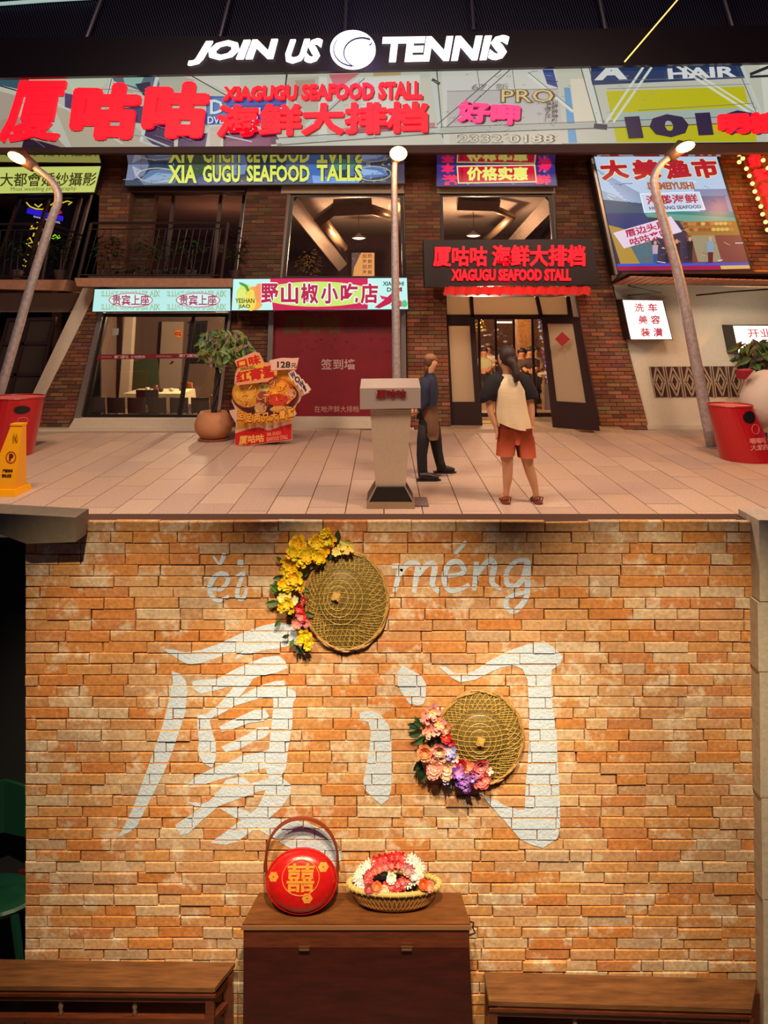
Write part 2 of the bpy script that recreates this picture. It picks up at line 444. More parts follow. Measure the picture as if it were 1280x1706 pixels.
def lettering_thing(name, groups, label):
    x = sum(g[0][0][0] for g in groups)/len(groups); y = max(g[0][0][1] for g in groups)
    o = thing(name, tuple(W(x, y, D)), label, 'wall lettering')
    for g in groups:
        m1 = MB()
        for q in g: paint(m1, q)
        if m1.v: add('brush_stroke', m1, M_PAINT, o)
lettering_thing('painted_character', [[ps(s, 180, 1020, 3.0476)] for s in xia], 'large white painted character at the left of the brick wall, above the red box')
lettering_thing('painted_character', [[ps(s, 580, 1040, 3.2)] for s in men], 'large white painted gate-shaped character round the lower woven hat')
lettering_thing('painted_word', [stroke([(x/2.909, 840+y/2.909) for x, y in pts], wd/2.909) for pts, wd in (([(1018,412),(1075,408),(1108,365),(1085,335),(1045,348),(1018,400),(1025,440),(1060,466),(1112,440)],26),
                ([(1034,250),(1066,296)],12), ([(1092,234),(1066,296)],22), ([(1168,268),(1166,302)],32),
                ([(1140,352),(1183,330),(1160,390),(1152,440),(1172,460),(1192,430),(1195,395)],22))], 'small white painted syllable ei left of the upper woven hat')
lettering_thing('painted_word', [stroke([(440+x/2.56, 860+y/2.56) for x, y in pts], wd/2.56, .7) for pts, wd in (([(545,213),(580,213),(572,260),(556,322)],24), ([(568,262),(610,205),(655,205),(650,250),(640,325)],26), ([(648,262),(695,205),(728,212),(718,290),(748,322)],26),
                ([(778,255),(850,240),(835,195),(792,200),(768,260),(792,316),(850,305),(876,290)],24), ([(812,162),(838,135),(862,105)],16),
                ([(905,192),(905,250),(895,316)],26), ([(900,258),(950,195),(982,202),(972,280),(1012,308)],26),
                ([(1130,186),(1080,190),(1038,230),(1034,280),(1062,298),(1105,262),(1125,190),(1122,290),(1115,350),(1070,402),(1036,390),(1034,352),(1075,330),(1128,318)],24))], 'small white painted syllable meng right of the upper woven hat')

# floor, pillar, beam and the dark recess beside the wall
fl = MB(); fl.box(-4, 4, .3, D+.45, zfloor-.1, zfloor)
add('floor', fl, mat('dark_floor_tile', (70,62,58), .5, bump=.1, scale=6, var=.15), kind='structure')
M_STONE = mat('pale_stone', (196,180,158), .85, bump=.25, scale=30, var=.12)
pl = thing('wall_right_pillar', (1.95, 3.46, zfloor), kind='structure')
zz = [ztop+.03, W(0,1003,3.42).z, W(0,1120,3.42).z, W(0,1330,3.42).z, W(0,1500,3.42).z, zfloor]
for i in range(5):
    b = MB(); j = [0,-.006,.003,.012,.02][i]; x0 = 1.785+j
    b.prism([Vector((x0,3.42,zz[i+1]+.003)),Vector((2.3,3.42,zz[i+1]+.003)),Vector((2.3,3.42,zz[i]-.003)),Vector((x0-.004,3.42,zz[i]-.003))],
            [Vector((x0,3.62,zz[i+1]+.003)),Vector((2.3,3.62,zz[i+1]+.003)),Vector((2.3,3.62,zz[i]-.003)),Vector((x0-.004,3.62,zz[i]-.003))])
    add('stone', b, M_STONE, parent=pl)
b = MB(); b.slab([(-60,852),(126,862),(126,903),(44,906),(-60,868)], 3.36, .15)
add('trim_beam', b, mat('beam_plaster', (112,98,80), .85, bump=.15, scale=25, var=.12), kind='structure')
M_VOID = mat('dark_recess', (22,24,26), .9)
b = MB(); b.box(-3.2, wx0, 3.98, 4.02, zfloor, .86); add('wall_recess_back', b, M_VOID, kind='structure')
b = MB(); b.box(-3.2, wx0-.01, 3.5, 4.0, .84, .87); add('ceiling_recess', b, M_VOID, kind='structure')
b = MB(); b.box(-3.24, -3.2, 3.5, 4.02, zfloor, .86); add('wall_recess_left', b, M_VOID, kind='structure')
# green chair in the recess
gc = thing('green_chair', (-2.02, 3.72, zfloor), 'dark green wooden chair in the dark recess at the left edge', 'chair')
mg_ = mat('green_lacquer', (10,58,40), .45)
zs = W(0,1500,3.7).z
b = MB(); b.lathe([(.01,.02),(.22,.02),(.235,.008),(.22,-.015),(.01,-.015)], 24, Matrix.Translation((-2.02,3.72,zs)), sx=1, sy=.62); add('seat', b, mg_, gc)
b = MB()
n = 13; arc = [(-2.02+.235*math.sin(a), 3.83-.07*abs(math.sin(a))) for a in [(-1.35+2.7*i/(n-1)) for i in range(n)]]
for i in range(n-1):
    (xa,ya),(xb,yb) = arc[i], arc[i+1]; ha = .17*math.cos((i-6)/8); hb = .17*math.cos((i-5)/8); z0 = zs+.2
    b.prism([Vector((xa,ya,z0+.14-ha*.5)),Vector((xb,yb,z0+.14-hb*.5)),Vector((xb,yb,z0+.16+hb)),Vector((xa,ya,z0+.16+ha))],
            [Vector((xa,ya+.018,z0+.14-ha*.5)),Vector((xb,yb+.018,z0+.14-hb*.5)),Vector((xb,yb+.018,z0+.16+hb)),Vector((xa,ya+.018,z0+.16+ha))])
add('backrest', b, mg_, gc)
for sx, sy in ((-1,-1),(1,-1),(-1,1),(1,1)):
    b = MB(); b.tube([(-2.02+.15*sx,3.72+.08*sy,zs-.01),(-2.02+.235*sx,3.72+.11*sy,zfloor)], [.022,.014], 8); add('leg', b, mg_, gc)
for sx in (-1,1):
    b = MB(); b.tube([(-2.02+.16*sx,3.79,zs+.01),(-2.02+.19*sx,3.81,zs+.24)], [.016,.016], 8); add('back_post', b, mg_, gc)
# small extinguisher notice behind it
sg = thing('wall_notice', tuple(W(36,1486,3.97)), 'small dark red notice with white character behind the green chair', 'sign')
b = MB(); b.slab([(30,1452),(44,1452),(44,1486),(30,1486)], 3.95, .02); add('board', b, mat('notice_red', (90,20,24), .5), sg)
p = Print(3.949, .001); p.t('灭', bb(32,1465,42,1477), (210,200,200)); add('lettering', p.mb, M_PRINT, sg)

# ------------------------------------------------------------ chest, boxes, benches
zc = G(500, 1490, 0).z
zc = CAMZ-(1487-HY)/FPX*(D-.012)
tl, tr, brr, bl = G(432,1487,zc), G(768,1487,zc), G(784,1539,zc), G(404,1539,zc)
chest = thing('wooden_chest', (-.13, 3.4, zfloor), 'old red-brown wooden chest against the brick wall, carrying two baskets', 'chest')
yf = bl.y
b = MB(); b.plate([bl, brr, tr, tl], zc-.022, zc); add('lid_top', b, mat('chest_lid_wood', (104,60,28), .42, bump=.2, scale=7, var=.35, stretch=(1,7,7)), chest)
zseam = CAMZ-(1581-HY)/FPX*(yf)
ins = Vector((.004,.004,0))
P2 = [bl+ins, brr+Vector((-.004,.004,0)), tr+Vector((-.004,0,0)), tl+Vector((.004,0,0))]
b = MB(); b.plate(P2, zseam+.002, zc-.022); lidr = add('lid_rim', b, M_WOOD, chest)
b = MB(); lo = [Vector((p.x, p.y, zfloor)) for p in P2]; hi = [Vector((p.x, p.y, zseam-.002)) for p in P2]
lo[1].x += .03; lo[0].x -= .004; b.prism(hi, lo); add('body', b, mat('chest_body_wood', (60,18,11), .4, bump=.15, scale=6, var=.3, stretch=(1,5,5)), chest)
for px in (507, 678):
    b = MB(); b.obox(W(px,1580,yf-.004), .052, .008, .018); b.tube([W(px-8,1583,yf-.009), W(px+8,1583,yf-.009)], .004, 6); add('hinge', b, mat('worn_brass', (120,86,60), .4, .8), lidr)
b = MB(); c0 = Vector((brr.x+.004, 3.4, zseam+.02)); b.tube([c0+Vector((0,0,.03)), c0+Vector((.022,0,.025)), c0+Vector((.018,0,0)), c0+Vector((.03,0,-.025)), c0+Vector((.002,0,-.035))], .004, 6); add('side_handle', b, M_DARKMETAL, chest)
b = MB(); b.plate([bl+Vector((-.006,-.004,0)), brr+Vector((.006,-.004,0)), brr+Vector((.006,.008,0)), bl+Vector((-.006,.008,0))], zc-.026, zc-.008); add('lid_edge', b, mat('worn_edge', (140,96,64), .5), chest)

# red lacquered wedding box
yb = 3.40; rb = W(503,1470,yb); rb.z = zc+.128
box = thing('red_box', (rb.x, yb, zc), 'round red lacquered box with gold double-happiness sign and hoop handle', 'box')
Mx = Matrix.Translation(rb) @ Matrix.Diagonal((1,.62,.80,1)) @ Matrix.Rotation(math.radians(62),4,'X')
red = mat('red_lacquer', (184,18,16), .28, bump=.1, scale=40, var=.15, coat=.5); dred = mat('red_lacquer_dark', (150,14,14), .3, bump=.15, scale=40, coat=.4)
b = MB(); b.lathe([(.001,.098),(.06,.096),(.11,.086),(.14,.066),(.156,.045),(.162,.02),(.162,.012)], 40, Mx); add('lid', b, red, box, smooth=True)
b = MB(); b.lathe([(.158,.012),(.165,.008),(.166,-.01),(.162,-.03),(.15,-.075),(.125,-.11),(.08,-.125),(.001,-.125)], 40, Mx); add('body', b, dred, box, smooth=True)
for zz_ in (.02, -.004):
    b = MB(); b.tube([tuple(Mx@Vector((.165*math.cos(a),.165*math.sin(a),zz_))) for a in [2*math.pi*i/40 for i in range(41)]], .004, 6, cap=False); add('band', b, red, box)
gold = mat('gold_paint', (226,150,58), .4, .25)
def on_lid(px, py, d):
    # printed on the domed lid
    u = (px-508)/58*.162; v = -(py-1463)/52*.162
    r = math.hypot(u,v); h = [(.098-(.002)*r/.06) if r < .06 else (.096-.010*(r-.06)/.05) if r < .11 else (.086-.02*(r-.11)/.03)][0]+.004-d*.2
    return Mx@Vector((u, v, h))
b = MB(); txt(b, '囍', bb(485,1442,531,1488), 0, .004, .018, fn=lambda x,y,d: on_lid(x,y-8,d)); add('double_happiness', b, gold, box)
b = MB(); b.tube([on_lid(508+31*math.cos(t), 1457+29*math.sin(t), 0) for t in [i*math.pi/16 for i in range(33)]], .002, 5, cap=False); add('gold_ring', b, gold, box)
for cx_, cy_ in ((462,1464),(545,1448),(520,1498)):
    b = MB()
    for k in range(6):
        a = k*math.pi/3; c = (cx_+5*math.cos(a), cy_+5*math.sin(a)-8)
        b.poly([on_lid(c[0]+4*math.cos(t), c[1]+4*math.sin(t), 0) for t in [i*math.pi/3 for i in range(6)]])
    add('gold_flower', b, gold, box)
b = MB(); hp = []
for i in range(25):
    a = math.pi*i/24; hp.append(W(503-60*math.cos(a)*(1.0 if i else 1), 1440-78*math.sin(a)**.8, 3.44))
hp = [W(446,1478,3.43)]+hp+[W(562,1470,3.43)]
b.tube(hp, .0065, 8); b.tube([h+Vector((0,-.012,0)) for h in hp], .004, 6); add('handle', b, mat('cane', (124,50,24), .45), box)

# bamboo basket with flower crown
bk = W(657,1482,3.405); bkx = bk.x
bask = thing('bamboo_basket', (bkx, 3.405, zc), 'shallow woven bamboo basket on the chest, right of the red box', 'basket')
Mb = Matrix.Translation((bkx,3.405,zc)); hb = .115
b = MB(); prof = [(.09,.002),(.13,.012),(.17,.032),(.2,.075),(.212,hb)]
b.lathe(prof+[(r-.006,z+.002) for r,z in reversed(prof)], 44, Mb, sy=.32)
add('bowl', b, mat('bamboo_dark', (140,92,48), .5, bump=.3, scale=80), bask, smooth=True)
b = MB()
for k in range(56):
    for s in (1,-1):
        b.tube([tuple(Mb@Vector(((r+.003)*math.cos(a), (r+.003)*math.sin(a)*.32, z))) for a, (r, z) in [(2*math.pi*k/56+s*i*.07, prof[i]) for i in range(5)]], .0028, 4, cap=False)
add('weave', b, mat('bamboo_strip', (176,120,62), .4, bump=.2, scale=60), bask, kind='stuff')
b = MB(); ring = [2*math.pi*i/44 for i in range(45)]
b.tube([tuple(Mb@Vector((.214*math.cos(a),.214*math.sin(a)*.32,hb-.006))) for a in ring], .011, 8, cap=False); add('rim', b, mat('bamboo_rim', (190,158,88), .45), bask, smooth=True)
b = MB()
for k in range(38):
    a = 2*math.pi*k/38; c = Vector((.214*math.cos(a),.214*math.sin(a)*.32,hb-.006)); t = Vector((-math.sin(a),math.cos(a)*.32,0)).normalized(); nn = Vector((math.cos(a),math.sin(a),0))
    b.tube([tuple(Mb@(c+nn*.0125*math.cos(q)+Vector((0,0,.0125*math.sin(q))))) for q in [i*math.pi/4 for i in range(9)]], .0028, 4, cap=False)
add('binding', b, mat('bamboo_binding', (220,190,120), .45), bask, kind='stuff')

def flower(mb, c, nrm, r, n, col, col2=None, cup=.35, layers=1, wid=.55):
    c = Vector(c); z = Vector(nrm).normalized(); x = z.cross(Vector((.3,.2,1))).normalized(); y = z.cross(x)
    for L in range(layers):
        rr = r*(1-.28*L); a0 = R.uniform(0,6); cu = cup+.35*L
        for k in range(n):
            a = a0+2*math.pi*k/n; d = x*math.cos(a)+y*math.sin(a); s = x*-math.sin(a)+y*math.cos(a)
            q = 1+R.uniform(-.12,.12)
            mb.cur = tuple(max(0,min(255,int(v*R.uniform(.88,1.1)))) for v in (col if L == 0 or not col2 else col2))
            b0 = len(mb.v)
            for (u, wv, h) in ((.08,0,0),(.5,-wid*.8,cu*.45),(.5,wid*.8,cu*.45),(.95,-wid*.6,cu),(1.02,0,cu*.9),(.95,wid*.6,cu),(.5,0,cu*.22)):
                mb.v.append(tuple(c+d*(u*rr*q)+s*(wv*rr*.8)+z*(h*rr+L*.002)))
            mb.face((b0,b0+1,b0+6)); mb.face((b0,b0+6,b0+2)); mb.face((b0+1,b0+3,b0+4,b0+6)); mb.face((b0+6,b0+4,b0+5,b0+2))
    mb.cur = (230,190,60); mb.ball(c+z*r*.12, r*.13, n=6)
M_PETAL = mat('petals', attr=True, rough=.6)
M_LEAF = mat('garland_leaf', attr=True, rough=.5)
def leafq(mb, c, d, L, wd, up=(0,-1,0), col=(40,84,40)):
    c = Vector(c); d = Vector(d).normalized(); up = Vector(up); s = d.cross(up)
    if s.length < .1: s = d.cross(Vector((1,0,0)))
    s.normalize(); u = s.cross(d)
    mb.cur = tuple(int(v*R.uniform(.8,1.2)) for v in col); b0 = len(mb.v)
    for t, w_, h in ((0,0,0),(.4,-1,.06),(.4,1,.06),(.75,-.7,.02),(.75,.7,.02),(1,0,-.12),(.4,0,-.03),(.75,0,-.06)):
        mb.v.append(tuple(c+d*L*t+s*wd*w_*.5+u*h*L))
    for f in ((0,1,6),(0,6,2),(1,3,7,6),(6,7,4,2),(3,5,7),(7,5,4)): mb.face([b0+i for i in f])

crown = thing('flower_wreath', (bkx-.02, 3.40, zc+.07), 'wreath of red and white flowers lying in the bamboo basket', 'flower wreath')
for k in range(34):
    a = 2*math.pi*k/34; px = 648+52*math.cos(a); py = 1457-26*math.sin(a)-14*(math.cos(a)*.5+.2)
    yy = 3.41+.035*math.sin(a)
    c = W(px, py, yy); white = (math.cos(a) < -.55 or math.cos(a) > .45)
    b = MB(); nr = Vector((R.uniform(-.4,.4), -1, .6+R.uniform(-.3,.3)))
    if white: flower(b, c, nr, .024, 9, (235,232,225), layers=1, cup=.4, wid=.28)
    else: flower(b, c, nr, .022, 6, (205,26,34), (232,70,78), layers=2)
    add('flower', b, M_PETAL, crown)
for k in range(22):
    a = 2*math.pi*k/22; c = W(648+36*math.cos(a), 1459-17*math.sin(a)-6*math.cos(a), 3.395+.02*math.sin(a)); b = MB()
    flower(b, c, (R.uniform(-.3,.3),-1,.5), .02, 6, R.choice([(214,40,48),(226,90,100),(190,20,26)]), (235,120,120), layers=2); add('flower', b, M_PETAL, crown)
for px, py, cc in ((628,1477,(225,120,70)),(640,1484,(236,214,196)),(705,1473,(222,88,30)),(716,1476,(232,150,120)),(700,1466,(238,236,220)),(615,1480,(176,70,80)),(680,1450,(200,150,150)),(690,1458,(236,220,220)),(652,1463,(236,228,220))):
    b = MB(); flower(b, W(px,py,3.35 if py > 1470 else 3.38), (0,-1,.6), .024, 8, cc, layers=2); add('flower', b, M_PETAL, crown)
b = MB(); b.tube([W(622+i*5,1470-10*math.sin(i/7*math.pi),3.42) for i in range(8)], [.008,.014,.018,.02,.02,.018,.014,.008], 8); add('wire_band', b, M_BLACK, crown)
b = MB(); b.ball(W(676,1474,3.40), .06, .03, .035, 12); add('ribbon', b, mat('dark_ribbon', (40,26,26), .5), crown)

# benches
def bench(name, top, zt, label, posts):
    fl_, fr_, br_, bl_ = top
    o = thing(name, ((fl_.x+fr_.x)/2, fl_.y, zfloor), label, 'bench')
    b = MB(); b.plate(top, zt-.02, zt); add('seat', b, mat('bench_top_wood', (112,72,42), .42, bump=.2, scale=6, var=.4, stretch=(1,8,8)), o)
    e = Vector((.004,-.004,0)); t2 = [fl_+Vector((.0,.008,0)), fr_+Vector((-.008,.008,0)), br_+Vector((-.008,0,0)), bl_]
    b = MB(); b.plate(t2, zt-.034, zt-.02); b.plate([fl_+Vector((-.0,-.003,0)), fr_+Vector((.003,-.003,0)), fr_+Vector((.003,.02,0)), fl_+Vector((0,.02,0))], zt-.046, zt-.034); add('seat_moulding', b, M_WOOD, o)
    def rail(zt1, zt0, nm='rail'):
        b = MB(); b.plate([fl_+Vector((0,.01,0)), fr_+Vector((-.01,.01,0)), fr_+Vector((-.01,.035,0)), fl_+Vector((0,.035,0))], zt0, zt1); add(nm, b, M_WOOD, o)
        b = MB(); b.plate([fr_+Vector((-.035,.012,0)), fr_+Vector((-.01,.012,0)), br_+Vector((-.01,-.01,0)), br_+Vector((-.035,-.01,0))], zt0, zt1); add(nm, b, M_WOOD, o)
    rail(zt-.046, zt-.078); rail(zt-.155, zt-.18)
    for c in (fl_+Vector((.02,.02,0)), fr_+Vector((-.026,.024,0)), br_+Vector((-.026,-.02,0)), bl_+Vector((.02,-.02,0))):
        b = MB(); b.box(c.x-.02, c.x+.02, c.y-.016, c.y+.016, zfloor, zt-.034); add('leg', b, M_WOOD, o)
    for px in posts:
        c = Vector(((px-CX)/FPX*fl_.y, fl_.y+.022, 0)); b = MB()
        b.lathe([(.006,zt-.157),(.012,zt-.145),(.007,zt-.13),(.013,zt-.115),(.008,zt-.1),(.012,zt-.085),(.007,zt-.077)], 8, Matrix.Translation((c.x,c.y,0))); add('spindle', b, mat('spindle', (120,96,70), .5), o, smooth=True)
    b = MB(); b.plate([fl_+Vector((0,.03,0)), fr_+Vector((-.03,.03,0)), br_+Vector((-.03,-.01,0)), bl_+Vector((.0,-.01,0))], zt-.19, zt-.18); add('shelf', b, M_WOOD, o)
    return o
zt = CAMZ-(1597-HY)/FPX*(D-.015)
Yw = D-.015
bench('wooden_bench', [G(-70,1642,zt), G(358,1646,zt), G(392,1604,zt), Vector((PX(-60),Yw,zt))], zt, 'dark wooden bench along the wall, left of the chest', (98,222))
zt2 = CAMZ-(1618-HY)/FPX*(D-.015)
bench('wooden_bench', [G(815,1668,zt2), G(1252,1681,zt2), G(1262,1632,zt2), G(807,1619,zt2)], zt2, 'dark wooden bench along the wall, right of the chest', (960,1110))
# ------------------------------------------------------------ woven hats with flowers
def hat(px, py, rpx, rpy, tip, label):
    c = W(px, py, D-.02); r = rpx*S; ry = rpy/rpx
    o = thing('woven_hat', (c.x, c.y, c.z-rpy*S), label, 'hat')
    M = Matrix.Translation(c) @ Matrix.Rotation(math.radians(90),4,'X')   # local z -> -Y (towards the viewer)
    tx, ty = (tip[0]-px)/rpx*r, -(tip[1]-py)/rpx*r
    prof = [(1.0,.0),(.97,.02),(.9,.045),(.8,.075),(.68,.105),(.58,.125),(.52,.15),(.47,.19),(.4,.225),(.3,.26),(.18,.285),(.08,.30),(.01,.305)]
    def P(u, a, lift=0):     # u radius fraction
        for i in range(len(prof)-1):
            if prof[i][0] >= u >= prof[i+1][0]:
                t = (prof[i][0]-u)/(prof[i][0]-prof[i+1][0]); h = prof[i][1]*(1-t)+prof[i+1][1]*t; break
        else: h = prof[-1][1] if u < .1 else 0
        k = (1-u)
        return M@Vector((u*r*math.cos(a)+tx*k, (u*r*math.sin(a))*ry+ty*k, h*r+lift))
    b = MB(); n = 48; base = 0
    for u, h in prof:
        for j in range(n): b.v.append(tuple(P(u, 2*math.pi*j/n)))
    for i in range(len(prof)-1):
        for j in range(n):
            q = (j+1)%n; b.face((i*n+j,i*n+q,(i+1)*n+q,(i+1)*n+j))
    add('leaf_lining', b, mat('palm_leaf', (104,84,40), .55, bump=.4, scale=40, var=.3), o, smooth=True)
    b = MB()
    def line(x0, y0, x1, y1, w):
        pts = []
        for i in range(15):
            x = x0+(x1-x0)*i/14; y = y0+(y1-y0)*i/14; u = math.hypot(x,y)
            if u < .985: pts.append(P(max(u,.02), math.atan2(y,x), .0028))
        if len(pts) > 1: b.tube(pts, w, 4, cap=False, flat=.5)
    for a0 in (0, math.pi/3, 2*math.pi/3):
        for k in range(-9, 10):
            dd = k/10; L = math.sqrt(max(0,1-dd*dd)); ca, sa = math.cos(a0), math.sin(a0)
            line(-sa*dd-ca*L, ca*dd-sa*L, -sa*dd+ca*L, ca*dd+sa*L, .0017)
    for k in range(40):
        a = 2*math.pi*k/40
        for s in (1,-1): b.tube([P(.62+.09*i, a+s*i*.09, .004) for i in range(5)], .0015, 4, cap=False, flat=.6)
    for uu in (.5,.36,.24): b.tube([P(uu, 2*math.pi*i/32, .003) for i in range(33)], .0016, 4, cap=False)
    add('weave', b, mat('hat_bamboo', (206,172,92), .35, bump=.1, scale=50, var=.2), o, kind='stuff')
    b = MB()
    for m_ in range(3):
        b.tube([P(.985-.02*m_, 2*math.pi*i/60, .006*math.sin(i*1.3+m_*2.1)+.003) for i in range(61)], .005, 6, cap=False)
    add('rim', b, mat('hat_rim', (176,136,78), .4, bump=.2, scale=60, var=.25), o, smooth=True)
    b = MB(); t = P(.02,0); q = .022
    for dz, s in ((0,1),(.010,.8),(.018,.35)):
        a = [t+Vector((sx*q*s,-dz,sz*q*s)) for sx,sz in ((-1,-.6),(.6,-1),(1,.6),(-.6,1))]
        b.prism([p+Vector((0,-.008,0)) for p in a], a)
    add('crown_cap', b, mat('hat_cap', (196,156,86), .4, bump=.2, scale=80), o)
    return o
hat(578, 1001, 71, 84, (560,985), 'round woven bamboo hat hanging upper middle, yellow flowers on its left rim')
hat(800, 1228, 73, 80, (796,1222), 'round woven bamboo hat hanging lower right, pink flowers on its left rim')
def garland(name, items, leaves, label):
    x = sum(i[0] for i in items)/len(items); y = sum(i[1] for i in items)/len(items)
    o = thing(name, tuple(W(x, y, D-.05)), label, 'flower garland')
    for px, py, r, n, c1, c2, L in items:
        b = MB(); yy = D-.055-R.uniform(0,.03)
        flower(b, W(px,py,yy), (R.uniform(-.45,.25),-1,R.uniform(-.2,.5)), r*S, n, c1, c2, cup=.4, layers=L, wid=.6); add('flower', b, M_PETAL, o)
    for px, py, a, L, col in leaves:
        b = MB(); leafq(b, W(px,py,D-.035), (math.cos(a),-.25,math.sin(a)), L*S, L*S*.5, col=col); add('leaf', b, M_LEAF, o)
    b = MB(); pts = sorted([(i[0],i[1]) for i in items], key=lambda q: q[1]); b.tube([W(p[0]+3,p[1],D-.03) for p in pts[::3]], .004, 5); add('stem', b, mat('garland_stem', (60,72,36), .6), o)
    return o
Y1, Y2, LY = (238,204,24), (226,184,10), (228,214,110)
it = []
for px,py,r in ((497,906,15),(488,921,12),(511,925,15),(503,934,12),(530,903,15),(537,917,13),(548,896,14),(545,888,9),(533,928,12),(520,918,10),(481,938,13),(487,946,12),(476,950,9),(492,962,14),(484,972,13),(500,974,11),(472,974,10),(478,1004,11),(484,1012,11),(470,1012,8),(508,1058,11),(503,1066,8),(515,1070,7),(513,1077,7)):
    it.append((px,py,r,6,Y1 if R.random()<.7 else Y2,Y2,2))
for px,py,r in ((580,908,13),(570,914,10),(560,920,7),(470,996,8),(480,990,8)): it.append((px,py,r,6,LY,Y1,1))
it += [(500,1012,9,7,(222,30,40),(240,60,70),2),(504,1026,10,7,(240,70,76),(246,110,110),2),(495,1038,9,7,(240,140,136),(246,160,150),1),(512,1034,10,7,(226,130,124),(236,150,140),1),(506,1000,6,6,(150,20,30),(150,20,30),1),(492,1000,7,6,(200,200,150),(220,220,170),1)]
lv = [(470+R.uniform(-4,40), 930+R.uniform(0,150), R.uniform(0,6.3), R.uniform(12,22), R.choice([(60,84,34),(80,96,40),(40,60,30)])) for _ in range(26)]
lv = [(min(px, 505), py, a, L, c) for px,py,a,L,c in lv]+[(562,905,1.5,24,(34,56,36)),(556,912,.5,20,(30,50,34)),(470,985,2.6,24,(70,110,50)),(466,1003,3.2,24,(60,100,50)),(462,990,2.2,20,(110,130,50)),(540,925,0,22,(34,50,34))]
garland('flower_garland', it, lv, 'garland of yellow flowers with a few red ones, down the left of the upper hat')
PK, PE, RS, PU = (240,150,146), (240,182,150), (224,74,92), (116,66,160)
it = [(720,1186,13,5,PK,PE,2),(711,1195,10,5,PK,PK,1),(722,1200,13,6,(236,120,116),PK,2),(732,1206,11,5,PK,PE,2),(715,1217,12,5,PE,PK,2),(726,1216,10,5,PK,PE,1),(741,1214,10,6,(226,110,100),PE,2),
      (744,1229,9,7,(196,26,34),(220,50,50),2),(750,1235,8,7,(206,36,40),(220,50,50),2),(708,1252,13,8,(240,170,120),(236,140,100),3),(718,1261,9,6,PE,PK,2),(732,1248,13,8,(242,190,180),PE,3),(735,1260,10,7,PK,PE,2),
      (750,1250,13,6,(140,140,206),(170,170,226),2),(758,1262,8,5,(236,190,200),PE,1),(725,1278,14,9,(238,140,146),(244,186,170),3),(722,1288,10,7,PE,PK,2),(745,1277,14,9,(242,190,190),(246,206,186),3),(744,1290,10,7,(244,200,170),PE,2),
      (768,1273,11,8,(200,44,70),RS,2),(779,1278,12,8,(232,110,100),(240,140,100),2),(800,1274,13,12,(232,116,124),(240,140,140),3),(799,1284,9,8,(236,110,120),PK,2),(803,1299,14,8,(226,70,84),(240,120,120),3),(811,1296,9,6,(230,90,90),PK,2),
      (763,1287,11,6,PU,(176,130,206),2),(772,1297,13,7,PU,(150,100,190),2),(776,1308,11,7,(100,50,150),(150,100,190),2),(786,1292,11,6,(140,84,176),(190,150,210),2),(765,1303,8,6,(110,60,160),PU,1),(792,1287,8,6,(160,70,140),RS,1),(743,1300,7,5,(160,150,210),(220,220,240),1),(815,1284,7,5,(230,220,190),(230,220,190),1)]
lv = [(700,1208,3.0,22,(30,66,36)),(706,1210,2.6,20,(46,92,46)),(704,1220,3.3,24,(34,76,40)),(712,1226,3.6,26,(30,70,36)),(720,1228,4.4,20,(40,80,40)),(728,1226,4.9,22,(30,66,34)),(737,1222,4.6,24,(36,76,40)),(704,1265,4.0,24,(30,60,34)),(702,1272,4.6,24,(26,52,30)),(700,1205,2.2,16,(50,100,50)),(745,1298,5.2,16,(160,176,140)),(712,1290,3.9,16,(40,70,40)),(731,1232,4.3,18,(44,84,44)),(697,1212,3.1,16,(60,110,60))]
garland('flower_garland', it, lv, 'garland of pink, peach and purple flowers round the lower left of the lower hat')

# ------------------------------------------------------------ plaza
pv_cols = [(190,162,142),(194,166,145),(186,158,139),(191,161,137),(184,157,141),(197,170,148)]
b = MB(); b.box(-11, 11, 4.1, 12.28, -.14, -.022)
plaza = add('floor_plaza', b, mat('paver_joint', (104,80,66), .95), kind='structure')
po = ORG[plaza.name]
M_PAVE = mat('granite_paver', attr=True, rough=.62, bump=.22, scale=45, var=.16)
pw_, plg = .385, .92; meshes = []
for i in range(8):
    b = MB(); b.cur = pv_cols[i % 6]; g = .005; z1 = -R.uniform(0,.0025)
    lo = [(g,g,-.03),(pw_-g,g,-.03),(pw_-g,plg-g,-.03),(g,plg-g,-.03)]
    b.prism([Vector((x,y,z1)) for x,y,_ in lo], [Vector(p) for p in lo]); meshes.append(b)
proto = []; cnt = 0; stf = MB()
for ix in range(-18, 18):
    off = [0,.55,.25,.9,.4,.75][ix % 6]*plg
    y = 5.1+off-plg
    while y < 12.27:
        i = R.randrange(8); y0 = max(y, 5.1); L = min(y+plg, 12.27)-y0
        if L > .05:
            vis = abs((ix+.5)*pw_) < .56*(y0+plg) and y0 > 6.3
            if abs(L-plg) < 1e-6 and vis and cnt < 290:
                if len(proto) < 8 and cnt < 8: o = add('paver', meshes[cnt], M_PAVE, parent=plaza, local=True); proto.append(o)
                else: o = proto[i % len(proto)].copy(); COL.objects.link(o)
                cnt += 1; o.location = (ix*pw_-po.x, y0-po.y, -po.z)
            else:
                b = stf; b.cur = pv_cols[i % 6]; g = .005; ox_, oy_ = ix*pw_, y0
                b.prism([Vector((ox_+x,oy_+y_,0)) for x,y_ in ((g,g),(pw_-g,g),(pw_-g,L-g),(g,L-g))], [Vector((ox_+x,oy_+y_,-.03)) for x,y_ in ((g,g),(pw_-g,g),(pw_-g,L-g),(g,L-g))])
        y += plg

add('paver_courses', stf, M_PAVE, parent=plaza, kind='stuff')
